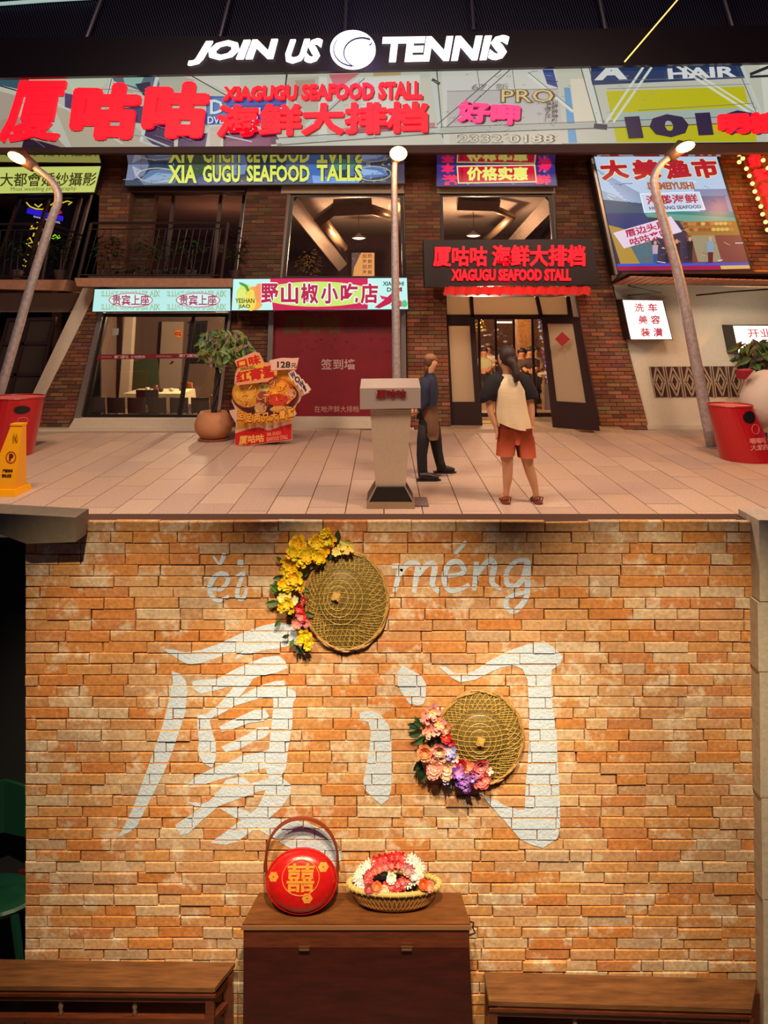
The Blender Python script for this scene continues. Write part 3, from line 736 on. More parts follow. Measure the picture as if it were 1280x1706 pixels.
# ------------------------------------------------------------ shop front: piers, beams, walls
bcols = [(112,70,48),(120,78,52),(102,62,43),(130,88,62),(114,72,50),(108,70,50),(132,90,64),(98,58,42),(122,76,50)]
def pier(quad, Y=F, T=.45, lit_tone=1.0, bh=.066, bl=.235, name='wall_pier'):  # tone factor paints shade and light into each pier's brick colour
    b = MB(); b.cur = (88,62,50); b.slab(quad, Y+.008, T); o = add(name, b, M_MORTAR, kind='structure')
    q = [W(x,y,Y) for x,y in quad]; TL,TR,BR,BL_ = q
    zt_, zb_ = max(TL.z,TR.z), min(BL_.z,BR.z); rows = max(1, int((zt_-zb_)/bh)); rh = (zt_-zb_)/rows
    m = MB(); rr = random.Random(int(quad[0][0]*7+quad[0][1]))
    def ex(a, c, z):
        t = (a.z-z)/(a.z-c.z) if a.z != c.z else 0; t = min(1,max(0,t)); return a.x+(c.x-a.x)*t
    for i in range(rows):
        z1 = zt_-i*rh; z0 = z1-rh; zm = (z0+z1)/2; xl, xr = ex(TL,BL_,zm), ex(TR,BR,zm)
        sl0, sl1 = ex(TL,BL_,z0)-ex(TL,BL_,z1), ex(TR,BR,z0)-ex(TR,BR,z1)
        x = xl-(bl*.5 if i%2 else 0)*rr.uniform(.8,1.1)
        while x < xr-.01:
            a, c = max(x, xl), min(x+bl, xr)
            if c-a > .02:
                g = .006; dy = -rr.uniform(0,.012); k = tuple(int(v*lit_tone*rr.uniform(.86,1.12)) for v in rr.choice(bcols)); m.cur = k
                sh = (a-xl)/(xr-xl); s_ = (sl0*(1-sh)+sl1*sh)/2
                fr = [Vector((a+g+s_,Y+dy,z0+g)),Vector((c-g+s_,Y+dy,z0+g)),Vector((c-g-s_,Y+dy,z1-g)),Vector((a+g-s_,Y+dy,z1-g))]
                m.prism(fr, [p+Vector((0,.03,0)) for p in fr])
            x += bl
    add('bricks', m, M_BRICKC, parent=o, kind='stuff'); return o
pier([(168,260),(222,260),(205,480),(160,480)], lit_tone=.85); pier([(160,480),(168,520),(119,712),(44,712)], lit_tone=1.0)
pier([(160,462),(205,462),(170,524),(160,524)], lit_tone=.8)
pier([(222,260),(262,300),(240,480),(205,480)], Y=F+.25, T=.2, lit_tone=.6)
pier([(412,306),(480,306),(466,466),(396,466)], lit_tone=.72); pier([(385,515),(450,515),(447,712),(356,712)], lit_tone=.85)
pier([(672,246),(733,246),(735,465),(677,465)], lit_tone=.85); pier([(677,465),(742,465),(752,716),(680,716)], lit_tone=1.12)
pier([(922,246),(990,246),(1022,482),(932,482)], lit_tone=.8); pier([(958,482),(1022,482),(1082,716),(1002,716)], lit_tone=1.15, T=.7)
pier([(1190,246),(1345,246),(1390,475),(1252,475)], lit_tone=1.35)
# beams and plaster fields
def structs(name, pts, m, Y=F, T=.3): b = MB(); b.slab(pts, Y, T); return add(name, b, m, kind='structure')
M_DARKWALL = mat('dark_red_wall', (46,18,20), .7, bump=.1, scale=20)
structs('trim_lintel_centre', [(470,306),(672,306),(674,322),(468,322)], M_GREYP, F-.02)
structs('trim_lintel_door', [(728,310),(924,308),(926,322),(728,322)], M_GREYP, F-.02)
structs('wall_lintel_left', [(205,308),(412,306),(408,320),(203,320)], M_DARKWALL, F-.02)
structs('wall_back_upper', [(-60,246),(1340,246),(1340,272),(-60,290)], M_DARKWALL, F+.1)
structs('wall_left_plaster', [(-80,488),(150,488),(112,520),(96,520),(-80,520)], M_GREYP, F+.05)
structs('trim_left_pilaster', [(138,480),(163,480),(124,560),(48,712),(28,712),(100,560)], M_WHITEP, F-.03, .2)
structs('wall_left_base', [(-80,520),(-14,520),(-80,712)], M_GREYP, F+.05)
structs('trim_left_sill', [(124,697),(370,697),(362,714),(114,714)], M_WHITEP, F-.1, .3)
structs('trim_centre_sill', [(447,695),(682,695),(684,714),(445,714)], M_WHITEP, F-.1, .3)
b = MB(); b.plate([G(28,716,.03),G(690,713,.03),W(690,700,F),W(28,700,F)], 0, .035); add('trim_kerb', b, M_WHITEP, kind='structure')
structs('wall_right_plaster', [(1022,474),(1345,474),(1345,716),(1078,716)], mat('white_plaster', (206,196,178), .85, bump=.08, scale=20, var=.05), F+.04, .2)
b = MB(); b.slab([(1078,708),(1345,708),(1345,716),(1080,716)], F-.02, .06); add('baseboard_right', b, M_WHITEP, kind='structure')

# soffit, billboard box and upper fascia
zs_ = 4.47
b = MB(); b.box(-7.5, 3.33, 11.2, F+.1, zs_, zs_+.05); b.box(3.33, 7.5, 11.2, 11.45, zs_, zs_+.05)
add('ceiling_soffit', b, mat('mirror_soffit', (120,84,76), .09, .9), kind='structure')
YB = 11.2
b = MB(); b.slab([(-60,246),(1340,239),(1340,254),(-60,255)], YB-.1, .14); add('trim_soffit_edge', b, mat('soffit_edge', (48,26,26), .8), kind='structure')
b = MB(); b.slab([(-60,62),(400,60),(700,54),(1340,40),(1340,103),(-60,131)], YB-.25, .1); add('wall_fascia', b, mat('dark_fascia', (26,18,26), .38, .5), kind='structure')
mesh_m = mat('perforated_metal', (58,54,84), .4, .6)
upper = thing('wall_upper_cladding', (0, 11.4, 6.2), kind='structure')
b = MB(); b.slab([(-90,-60),(1400,-60),(1400,60),(-90,90)], 11.5, .05); add('backing', b, mat('cladding_back', (10,9,16), .5, .3), upper)
b = MB()
for i in range(-20, 330):        # fine slanting ribs of the cladding
    x = i*4.4; b.slab([(x,-40),(x+1.7,-40),(x+1.7+40,86),(x+40,86)], 11.44, .03)
add('ribs', b, mesh_m, upper, kind='stuff')
for (x0,y0),(x1,y1) in (((168,0),(140,74)),((383,-5),(366,62)),((577,-5),(575,52)),((786,-5),(790,50)),((998,-8),(1012,62)),((1205,-8),(1222,48))):
    b = MB(); b.tube([W(x0,y0-30,11.3), W(x0,y0,11.3), W(x1,y1,11.3)], .035, 8)
    add('support_rod', b, mat('rod_metal', (84,80,90), .35, .7), label='grey rod bracing the top cladding, %s' % {168:'the leftmost one',383:'above the word JOIN',577:'just above the round ball logo',786:'above the end of the word TENNIS',998:'left of the thin yellow light line',1205:'at the far right corner'}[x0], cat='rod')
b = MB(); b.tube([W(1134,-6,10.6), W(1041,103,10.6)], .012, 6)
add('light_line', b, mat('yellow_led', (255,214,120), emit=1.0), label='thin slanting yellow light line at top right', cat='light')
b = MB(); b.tube([W(-20,8,11.35), W(75,1,11.35), W(160,-4,11.35)], .03, 8); add('light_tube', b, mat('pale_led', (170,205,200), emit=.6), label='pale light strip at the top left corner', cat='light')

M_WHITELED = mat('white_led_face', (250,248,255), emit=1.6)
js = thing('tennis_sign', tuple(W(578,122,10.6)), 'white illuminated sign JOIN US TENNIS with round ball logo on the dark fascia', 'sign')
def letters(body, quad, Y, m, parent, bold=.03, thick=.05, name='lettering', base=None):
    b = MB(); txt(b, body, quad, Y, thick, bold); return add(name, b, m, parent)
letters('JOIN', [(335,68),(463,64),(452,106),(310,108)], 10.88, M_WHITELED, js, .045)
letters('US', [(484,65),(540,63),(530,103),(470,105)], 10.88, M_WHITELED, js, .045)
letters('TENNIS', [(638,61),(852,58),(842,98),(634,103)], 10.88, M_WHITELED, js, .045)
b = MB(); b.slab([(588+38*math.cos(t), 82+32*math.sin(t)) for t in [2*math.pi*i/44 for i in range(44)]], 10.87, .06); add('ball_logo', b, M_WHITELED, js)
def arcline(b, cx, cy, rx, ry, a0, a1, w0, w1, k=22):
    for i in range(k):
        t0, t1 = i/k, (i+1)/k; p = []
        for t, s_ in ((t0,1),(t1,1),(t1,-1),(t0,-1)):
            a = math.radians(a0+(a1-a0)*t); w_ = (w0+(w1-w0)*t)*s_*.5; p.append((cx+(rx+w_)*math.cos(a), cy+(ry+w_)*math.sin(a)))
        b.slab(p, 10.86, .008)
b = MB(); arcline(b, 603, 88, 30, 25, -62, -245, 3.2, 1.2); arcline(b, 590, 82, 34, 28, 215, 95, 1.0, 2.6); arcline(b, 600, 70, 20, 8, 40, -10, 2.5, 1)
add('logo_gap', b, mat('logo_gap', (30,24,60), .5), js)

bill = thing('billboard', (0, YB, W(0,247,YB).z), 'long backlit shop-front billboard with a street collage print, full width of the picture', 'billboard')
b = MB(); b.slab([(-60,130),(1340,104),(1340,238),(-60,250)], YB+.02, .5); add('light_box', b, M_DARKMETAL, bill)
p = Print(YB+.015)
p.p([(-60,132),(1340,106),(1340,236),(-60,248)], (196,196,178))
for pts, c in (
 ([(-60,132),(60,130),(46,152),(0,142),(-60,160)],(58,92,104)),([(0,152),(30,160),(22,180),(30,200),(0,220),(-60,248),(-60,150)],(176,160,142)),
 ([(48,131),(170,128),(178,140),(160,165),(100,150),(50,160)],(190,196,168)),([(110,132),(175,129),(180,134),(170,146),(120,150)],(198,206,182)),
 ([(186,128),(268,127),(262,170),(230,150),(190,135)],(96,112,124)),([(205,128),(240,128),(232,146),(208,140)],(150,190,176)),([(225,140),(250,136),(255,165),(240,160)],(40,44,72)),
 ([(108,155),(135,160),(128,185),(108,178)],(74,70,110)),([(262,128),(310,126),(330,128),(300,160),(270,150)],(180,178,160)),
 ([(300,126),(400,124),(400,160),(350,140)],(206,206,192)),([(90,178),(210,200),(270,246),(120,247)],(186,176,152)),
 ([(0,200),(60,190),(110,246),(0,247)],(168,150,132)),([(40,230),(70,236),(108,247),(36,247)],(34,24,50)),
 ([(205,180),(246,176),(236,206),(200,200)],(60,60,100)),([(240,208),(290,206),(290,246),(262,246),(240,228)],(46,18,76)),([(298,222),(346,222),(342,246),(296,246)],(52,14,84)),
 ([(350,212),(372,210),(366,245),(350,245)],(190,176,160)),([(372,222),(455,216),(470,240),(372,244)],(84,20,70)),([(378,236),(450,228),(452,244),(376,245)],(120,40,96)),
 ([(345,160),(478,162),(474,204),(342,208)],(40,84,170)),([(347,163),(378,163),(376,192),(345,193)],(52,120,176)),([(384,176),(474,174),(472,202),(382,204)],(28,50,150)),
 ([(480,130),(530,128),(530,210),(480,214)],(186,180,160)),([(532,128),(545,128),(545,236),(530,236)],(214,214,202)),([(492,134),(525,132),(524,160),(494,160)],(168,152,130)),
 ([(548,124),(600,122),(560,150)],(206,110,120)),([(622,120),(668,119),(668,132),(622,132)],(186,160,110)),([(600,128),(700,124),(702,200),(604,204)],(212,214,200)),
 ([(560,214),(725,204),(725,222),(560,226)],(184,120,130)),([(585,216),(700,208),(700,220),(585,224)],(170,40,70)),
 ([(736,116),(926,113),(936,240),(740,241)],(206,206,196)),([(745,152),(930,148),(938,210),(745,214)],(188,184,180)),([(748,222),(936,218),(938,238),(750,240)],(200,194,176)),
 ([(904,116),(922,116),(930,146),(912,140)],(44,74,140)),([(940,146),(950,146),(962,238),(948,238)],(92,156,204)),([(950,132),(985,130),(992,205),(958,206)],(222,212,190)),
 ([(985,112),(1236,106),(1242,130),(985,142)],(38,58,100)),([(1010,152),(1240,144),(1262,236),(1028,237)],(196,190,22)),([(1026,188),(1262,178),(1256,196),(1030,204)],(168,186,176)),
 ([(1266,106),(1340,104),(1340,236),(1280,236)],(214,214,200))): p.p(pts, c)
for a, c, w_, cl in (((0,143),(60,160),2,(30,34,44)),((60,150),(205,240),1.6,(210,220,214)),((176,170),(186,131),5,(206,216,200)),((186,131),(176,172),1.2,(40,44,50)),
 ((262,128),(235,236),6,(206,214,206)),((235,236),(268,246),3,(190,200,200)),((186,205),(285,246),3,(170,180,186)),((315,124),(400,172),1.6,(40,40,44)),((300,210),(420,236),2,(190,190,196)),
 ((478,124),(474,160),3,(60,70,76)),((510,210),(600,128),4,(204,214,206)),((518,212),(608,130),1.4,(70,76,80)),((484,160),(525,210),3,(200,206,200)),
 ((460,236),(735,216),7,(186,192,184)),((462,242),(735,222),1.6,(60,64,66)),((460,230),(735,212),1.4,(80,84,84)),((720,120),(734,214),8,(196,202,194)),((728,118),(738,230),1.6,(60,60,66)),
 ((733,218),(1340,196),9,(176,178,168)),((733,223),(1340,201),1.6,(70,72,74)),((733,212),(1340,190),1.2,(90,92,92)),
 ((728,208),(836,116),1.4,(60,62,66)),((744,212),(850,116),1.4,(60,62,66)),((880,124),(955,186),5,(214,220,208)),((880,120),(955,182),1,(70,80,80)),
 ((975,112),(1000,206),9,(206,212,200)),((968,112),(994,206),1.4,(60,64,70)),((982,112),(1006,206),1.4,(60,64,70)),((1010,204),(1072,112),4,(214,220,206)),((1022,204),(1086,112),4,(214,220,206)),
 ((1128,110),(1250,188),4,(220,224,208)),((1140,110),(1262,186),3,(220,224,208)),((1236,110),(1272,196),5,(200,208,198)),((1228,110),(1264,196),1.2,(80,84,84)),
 ((1250,124),(1300,104),5,(38,42,52)),((1250,128),(1330,124),4,(38,42,52)),((910,134),(930,136),1,(40,40,60)),((795,116),(800,150),1,(90,90,90)),((854,116),(858,148),1,(90,90,90)),((745,152),(930,148),1,(120,116,110)),
 ((1030,134),(1240,128),1,(120,120,110)),((1012,148),(1250,140),1,(130,130,120)),((720,132),(733,140),5,(40,44,54)),((990,210),(1012,212),9,(56,58,70)),((1128,208),(1140,206),9,(70,70,80)),((1064,184),(1256,172),1,(110,120,110))): p.ln(a, c, w_, cl)
for k in range(46):
    x = R.uniform(745,930); y = R.uniform(118,236); p.ln((x,y),(x+R.uniform(-10,10),y+R.uniform(-5,5)),.9,(128,124,120))
for k in range(60):
    x = R.uniform(480,1270); y = R.uniform(120,230); p.ln((x,y),(x+R.uniform(-16,16),y+R.uniform(-3,3)),.8,(150,150,142))
for k in range(18):
    x = R.uniform(0,330); y = R.uniform(136,240); p.ln((x,y),(x+R.uniform(10,40),y+R.uniform(-2,20)),1,(120,112,104))
p.t('D', bb(350,166,372,190), (220,226,232)); p.t('DVD', bb(346,194,376,206), (220,226,232)); p.t('HOTLINE', bb(386,179,472,190), (226,230,236), .03); p.t('99', bb(402,191,430,203), (226,230,236), .03)
p.t('PRO', bb(834,148,926,172), (92,72,40), .05); p.t('PRO', bb(836,149,922,170), (226,196,130), .0)
p.t('2332 0188', bb(762,224,926,238), (84,78,66), .03); p.t('2332 0188', bb(764,225,922,237), (222,214,190), -.005)
p.t('HAIR', [(1112,114),(1226,110),(1228,128),(1114,132)], (222,224,222), .035); p.t('A', [(1010,104),(1030,104),(1046,132),(990,134)], (216,220,216), .05)
p.t('1010', [(1040,194),(1262,182),(1268,222),(1048,232)], (50,36,70), .06)
p.t('67', bb(786,140,812,150), (130,126,120)); p.t('新', bb(826,139,848,150), (150,146,140)); p.t('海鲜', bb(908,166,930,205), (90,86,80))
add('print', p.mb, M_SIGNDIM, bill)
RED = (250,8,34)
M_REDLED = mat('red_led_face', RED, emit=1.0); M_EDGE = mat('letter_edge', (88,60,52), .5)
def led(body, quad, thing_label, m=M_REDLED, bold=.07, Y=YB-.12, outline=None, ob=.1, thick=.07, name='channel_letters', group=None):
    o = thing(name, tuple(W((quad[3][0]+quad[2][0])/2, quad[3][1], Y)), thing_label, 'sign letters', group)
    b = MB(); txt(b, body, quad, Y, thick, bold); add('letter_face', b, m, o)
    dq = [(x+2.5,y+3) for x,y in quad]
    b = MB(); txt(b, body, dq, Y+thick+.01, .02, ob if outline else bold); add('letter_shadow', b, outline or M_EDGE, o)
    return o
led('厦', [(24,134),(112,134),(96,234),(-6,236)], 'big red lit character at the far left end of the billboard', bold=.022)
led('咕', [(124,136),(238,138),(222,232),(112,232)], 'big red lit character, second from the left end of the billboard')
led('咕', [(244,134),(352,136),(340,230),(232,230)], 'big red lit character, third from the left end of the billboard')
led('XIAGUGU SEAFOOD STALL', [(372,144),(704,134),(704,164),(370,167)], 'red lit Latin line XIAGUGU SEAFOOD STALL on the billboard', bold=.045)
led('海鲜大排档', [(362,174),(714,168),(714,220),(358,228)], 'row of five red lit characters under the Latin line on the billboard', bold=.042)
M_PINK = mat('pink_face', (226,52,116), emit=.85); M_PDK = mat('pink_outline', (84,10,60), .5)
led('好呷', [(764,166),(868,174),(866,208),(762,202)], 'two pink characters with dark outline on the billboard, under the word PRO', m=M_PINK, bold=.05, outline=M_PDK, ob=.1)
led('明档', [(1198,188),(1300,186),(1302,222),(1200,222)], 'red lit characters at the right end of the billboard', bold=.07)
# ------------------------------------------------------------ lintel signs under the soffit
def lightbox(name, quad, Y, label, T=.12, cat='sign'):
    o = thing(name, tuple(W((quad[2][0]+quad[3][0])/2, quad[3][1], Y)), label, cat)
    xs = quad; b = MB(); b.slab([(xs[0][0]-1.5,xs[0][1]-1.5),(xs[1][0]+1.5,xs[1][1]-1.5),(xs[2][0]+1.5,xs[2][1]+1.5),(xs[3][0]-1.5,xs[3][1]+1.5)], Y+.004, T)
    add('box', b, M_DARKMETAL, o); return o
YS = 12.05
o = lightbox('wedding_sign', [(-60,279),(168,277),(157,320),(-60,323)], YS, 'yellow-green lit wedding photography sign above the far left balcony')
p = Print(YS); p.p([(-60,279),(168,277),(157,320),(-60,323)], (214,224,118)); 
p.t('大都會婚紗攝影', [(0,288),(163,287),(158,310),(0,311)], (60,62,20), .015); p.t('Most wedding photography', [(18,312),(128,310),(126,319),(18,320)], (96,96,40), .0)
add('print', p.mb, M_SIGNDIM, o)
o = lightbox('seafood_sign', [(214,272),(674,270),(674,305),(208,309)], YS, 'long blue fish-print sign reading XIA GUGU SEAFOOD TALLS')
p = Print(YS); p.p([(214,272),(674,270),(674,305),(208,309)], (52,70,92))
for pts, c in (([(214,272),(250,272),(240,292),(222,300),(210,300)],(120,130,160)),([(220,276),(236,284),(226,296)],(170,176,196)),([(250,284),(285,280),(300,292),(290,306),(240,308),(232,300)],(96,124,160)),
 ([(240,300),(262,288),(290,290),(280,304)],(140,166,196)),([(300,272),(350,272),(360,288),(310,296)],(70,90,70)),([(350,272),(400,272),(396,290),(366,300)],(120,130,130)),([(330,294),(380,290),(376,306),(330,307)],(60,80,130)),
 ([(385,276),(412,274),(408,290),(390,292)],(120,140,190)),([(475,271),(520,271),(566,276),(560,290),(520,300),(480,290)],(90,104,140)),([(505,278),(540,274),(545,300),(512,305)],(70,110,180)),
 ([(520,292),(560,296),(556,305),(522,305)],(120,160,226)),([(550,271),(590,270),(598,280),(560,284)],(80,140,130)),([(582,282),(600,274),(640,280),(648,292),(600,300),(576,296)],(90,120,170)),([(594,280),(628,284),(640,290),(606,292)],(150,180,226)),
 ([(540,298),(600,298),(598,305),(540,305)],(100,150,220)),([(655,272),(674,270),(674,305),(660,305)],(66,62,84))): p.p(pts, c)
for k in range(90):
    x = R.choice([R.uniform(214,300), R.uniform(300,460), R.uniform(560,655)]); y = R.uniform(273,304); a = R.uniform(0,6.3); L = R.uniform(3,12)
    p.ln((x,y),(x+L*math.cos(a),y+L*.5*math.sin(a)),R.choice([.6,1]),R.choice([(170,176,180),(200,190,160),(20,30,50),(120,100,70),(30,40,60)]))
for k in range(16):
    a0 = k/16*6.28; p.ln((622+30*math.cos(a0),289+12*math.sin(a0)),(622+30*math.cos(a0+.45),289+12*math.sin(a0+.45)),1.4,(196,180,150))
    p.ln((262+34*math.cos(a0),292+12*math.sin(a0)),(262+34*math.cos(a0+.45),292+12*math.sin(a0+.45)),1.4,(200,184,160))
for body, q in (('XIA',(280,275,328,305)),('GUGU',(338,275,400,304)),('SEAFOOD',(411,275,516,303)),('TALLS',(528,274,604,302))):
    p.t(body, bb(*q), (30,36,60), .075); p.t(body, bb(*q), (222,232,96), .035)
add('print', p.mb, M_SIGNLIT, o)
o = lightbox('price_sign', [(728,272),(924,270),(928,309),(728,310)], YS, 'blue sign with red plaque of yellow characters above the upper door window')
p = Print(YS); p.p([(728,272),(924,270),(928,309),(728,310)], (58,48,120))
for k in range(70):
    x = R.uniform(730,924); y = R.uniform(273,307); p.ell(x,y,R.uniform(1.5,4),R.uniform(1,2.5),R.choice([(90,60,160),(40,80,130),(60,120,110),(110,90,180),(30,30,90),(150,130,190)]),8)
for b_, q in (('本',(735,273,758,289)),('港',(737,291,764,309)),('海',(896,270,920,287)),('鲜',(892,291,918,308))): p.t(b_, bb(*q), (240,40,96), .06)
p.p([(761,276),(892,274),(895,304),(763,306)], (234,220,150)); p.p([(763,278),(890,276),(893,302),(765,304)], (206,26,56)); p.t('价格实惠', bb(778,278,880,301), (236,236,120), .05)
p.t('XIAGUGU', [(767,280),(767,303),(772,303),(772,280)][:4], (40,10,20), .0); add('print', p.mb, M_SIGNLIT, o)

# ------------------------------------------------------------ rooms behind the glass
M_LOFTC = mat('loft_ceiling', (150,134,120), .9, bump=.1, scale=8, var=.1); M_LOFTW = mat('loft_wall', (74,52,50), .85, bump=.1, scale=10, var=.15)
def room(x0, x1, y0, y1, z0, z1, mf, mw, mc, nm):
    b = MB(); b.box(x0,x1,y0,y1,z0-.06,z0); add('floor_'+nm, b, mf, kind='structure')
    b = MB(); b.box(x0,x1,y0,y1,z1,z1+.06); add('ceiling_'+nm, b, mc, kind='structure')
    b = MB(); b.box(x0-.05,x0,y0,y1,z0,z1); add('wall_left_'+nm, b, mw, kind='structure')
    b = MB(); b.box(x1,x1+.05,y0,y1,z0,z1); add('wall_right_'+nm, b, mw, kind='structure')
    b = MB(); b.box(x0,x1,y1,y1+.05,z0,z1); add('wall_back_'+nm, b, mw, kind='structure')
room(-5.6, 4.2, 12.95, 21.0, 2.45, 4.3, M_LOFTW, M_LOFTW, M_LOFTC, 'loft')
room(-8.4, -5.65, 12.95, 16.5, 2.35, 4.3, M_LOFTW, M_LOFTW, M_LOFTC, 'far_left')
M_ROOMF = mat('room_floor', (150,130,112), .5, bump=.05, scale=5)
room(-5.9, -1.95, 12.9, 17.6, -.35, 2.42, M_ROOMF, mat('room_wall', (120,96,84), .85, var=.1, bump=.05), mat('room_ceiling', (110,90,80), .9), 'dining')
room(.9, 4.1, 12.95, 20.5, .1, 2.4, mat('hall_floor', (186,160,130), .35), mat('hall_wall', (128,86,60), .85, bump=.2, scale=30, var=.3), mat('hall_ceiling', (80,56,48), .9), 'hall')

# loft ducts, pendant lamps, posters
M_DUCT = mat('duct_metal', (176,150,120), .35, .7)
def duct(pts, r, label, Y=15.5, box=False):
    b = MB(); P = [W(x,y,yy) for x,y,yy in pts]
    b.tube(P, r, 4 if box else 12); return add('ceiling_duct', b, M_DUCT if not box else M_LOFTC, label=label, cat='duct', smooth=not box)
duct([(536,366,14.5),(572,412,17.0)], .11, 'round metal duct slanting down inside the upper middle window')
duct([(530,368,14.5),(560,346,14.2)], .13, 'boxy duct elbow at the upper middle window', box=True)
duct([(556,346,14.2),(620,343,14.2)], .17, 'wide boxy duct run across the upper middle window', box=True)
duct([(618,348,14.2),(660,362,15.2)], .10, 'short slanting duct at the right of the upper middle window')
duct([(762,336,14.2),(832,338,14.2)], .17, 'wide boxy duct behind the window above the door', box=True)
duct([(826,348,14.6),(854,360,15.2)], .07, 'round duct piece by the right bend above the door')
duct([(854,360,15.2),(810,400,17.2)], .08, 'round duct slanting down left above the door')
duct([(480,330,14.2),(566,440,18.5)], .2, 'broad grey beam slanting down inside the upper middle window', box=True)
duct([(925,330,14.2),(850,410,18.5)], .2, 'broad grey beam slanting down behind the window above the door', box=True)
for px, py, Y, lab in ((598,397,16.4,'round white pendant lamp in the upper middle window'),(789,393,16.4,'round white pendant lamp in the window above the door')):
    o = thing('pendant_lamp', tuple(W(px,py+5,Y)), lab, 'lamp'); c = W(px,py,Y)
    b = MB(); b.lathe([(.035,.12),(.05,.08),(.15,.03),(.165,.0)], 20, Matrix.Translation(c)); add('shade', b, mat('lamp_shade', (70,66,62), .4), o, smooth=True)
    b = MB(); b.lathe([(.001,-.03),(.09,-.02),(.14,.0),(.15,.01)], 20, Matrix.Translation(c)); add('bulb', b, mat('lamp_glow', (255,246,226), emit=1.5), o)
    b = MB(); b.tube([c+Vector((0,0,.1)), (c.x,c.y,4.3)], .008, 5); add('cord', b, M_BLACK, o)
for q, lab, rnd in ((bb(586,421,624,462),'blue and yellow poster at the back of the upper middle window',1),):
    p = Print(18.6); o = thing('wall_poster', tuple(W(605,462,18.7)), lab, 'poster')
    b = MB(); b.slab(q, 18.6, .04); add('board', b, M_DARKMETAL, o)
    p.p([(586,421),(602,421),(602,442),(588,444)], (60,56,84)); p.p([(602,421),(624,421),(624,462),(588,462),(590,446)], (206,176,120))
    for i in range(8): p.t('招牌海鲜'[i%4], bb(604+(i%2)*9, 423+(i//2)*9, 611+(i%2)*9, 430+(i//2)*9), (110,60,50), .02)
    add('print', p.mb, M_PRINT, o)
def leaves(parent, c, rx, ry, rz, n, L, col, m, name='leaf', kind=None, seed=1):
    r = random.Random(seed); b = MB()
    for i in range(n):
        th = r.uniform(0,6.28); ph = r.uniform(-1,1); q = r.uniform(.4,1)
        pos = Vector(c)+Vector((rx*math.cos(th)*math.sqrt(1-ph*ph)*q, ry*math.sin(th)*math.sqrt(1-ph*ph)*q, rz*ph*q))
        d = Vector((math.cos(th), math.sin(th), r.uniform(-.7,.5)))
        leafq(b, pos, d, L*r.uniform(.7,1.2), L*.4, up=(0,0,1), col=col)
    return add(name, b, m, parent, kind=kind)
o = thing('potted_shrub', tuple(W(514,462,15)), 'dark bushy plant at the lower left of the upper middle window', 'plant')
leaves(o, W(514,440,15), .26, .2, .3, 150, .1, (120,104,50), M_LEAF, 'foliage', 'stuff', 4)
b = MB(); b.lathe([(.13,0),(.16,.26)], 14, Matrix.Translation((W(514,0,15).x,15,2.45))); add('pot', b, M_DARKMETAL, o)

# ------------------------------------------------------------ windows
def window(nm, quad, Y, bars_v=(), bars_h=(), fw=4, mf=M_FRAME, mg=M_GLASS):
    o = thing(nm, tuple(W((quad[2][0]+quad[3][0])/2, quad[3][1], Y)), kind='structure'); q = Q(quad); b = MB()
    wpx = quad[2][0]-quad[3][0]; hpx = quad[3][1]-quad[0][1]; fu, fv = fw/wpx, fw/hpx
    def bar(u0,v0,u1,v1): b.slab([q(u0,v0),q(u1,v0),q(u1,v1),q(u0,v1)], Y, .08)
    bar(0,0,fu,1); bar(1-fu,0,1,1); bar(fu,0,1-fu,fv); bar(fu,1-fv,1-fu,1)
    for u in bars_v: bar(u-fu*.5,fv,u+fu*.5,1-fv)
    for v in bars_h: bar(fu,v-fv*.5,1-fu,v+fv*.5)
    wf_ = add('window_frame', b, mf, o)
    us = [0]+list(bars_v)+[1]; vs = [0]+list(bars_h)+[1]
    for i in range(len(us)-1):
        for j in range(len(vs)-1):
            b = MB(); b.slab([q(us[i]+.004,vs[j]+.004),q(us[i+1]-.004,vs[j]+.004),q(us[i+1]-.004,vs[j+1]-.004),q(us[i]+.004,vs[j+1]-.004)], Y+.035, .012); add('pane', b, mg, wf_)
    return o
M_GLASSD = glass_mat('dark_window_glass', (205,190,186), .05)
window('window_1', [(222,320),(410,320),(392,470),(206,470)], F+.5, (.36,.78), (), 5, M_FRAME, M_GLASSD)
window('window_2', [(484,322),(672,322),(677,466),(470,466)], F+.06, (), (), 6, M_DARKMETAL)
window('window_3', [(733,322),(920,322),(926,408),(735,408)], F+.06, (), (), 5, M_DARKMETAL)
window('window_4', [(30,326),(152,324),(110,480),(-20,480)], F+.3, (.42,.86), (), 5, M_FRAME, M_GLASS)
window('window_5', [(172,522),(382,522),(360,697),(138,697)], F+.02, (.72,), (), 6, M_BLACK)
window('window_6', [(12,530),(92,528),(58,702),(-36,702)], F-.02, (.45,), (.25,.55,.78), 5, M_FRAME, glass_mat('dusty_window_glass', (110,100,96), .04, .5, (104,92,84)))
b = MB(); b.box(-8.5,-5.2,13.2,13.25,-.1,2.3); add('wall_far_left_inner', b, M_VOID, kind='structure')
b = MB(); b.slab([(165,520),(172,520),(134,698),(122,700)], F-.06, .1); add('trim_window_left', b, M_STEEL, kind='structure')
b = MB(); b.slab([(382,517),(386,517),(366,697),(360,697)], F-.06, .1); add('trim_window_right', b, M_STEEL, kind='structure')
# red band of lettering on the ground floor window
o = thing('window_band', tuple(W(270,598,F)), 'dark red sticker band of small white characters across the ground-floor window', 'sticker')
b = MB(); b.slab([(163,591),(374,588),(373,596),(161,599)], F-.0, .004); add('band', b, mat('band_red', (112,16,36), .5), o)
p = Print(F-.003, .0015); p.t('厦门厦咕  小咕陪你', bb(190,592,242,597), (206,170,176)); p.t('厦门厦咕  小咕', bb(298,590,350,595), (206,170,176)); p.t('XIAGUGU', bb(168,593,186,596), (190,120,130)); p.t('XIAGUGU', bb(260,592,286,595), (190,120,130)); add('lettering', p.mb, M_PRINT, o)

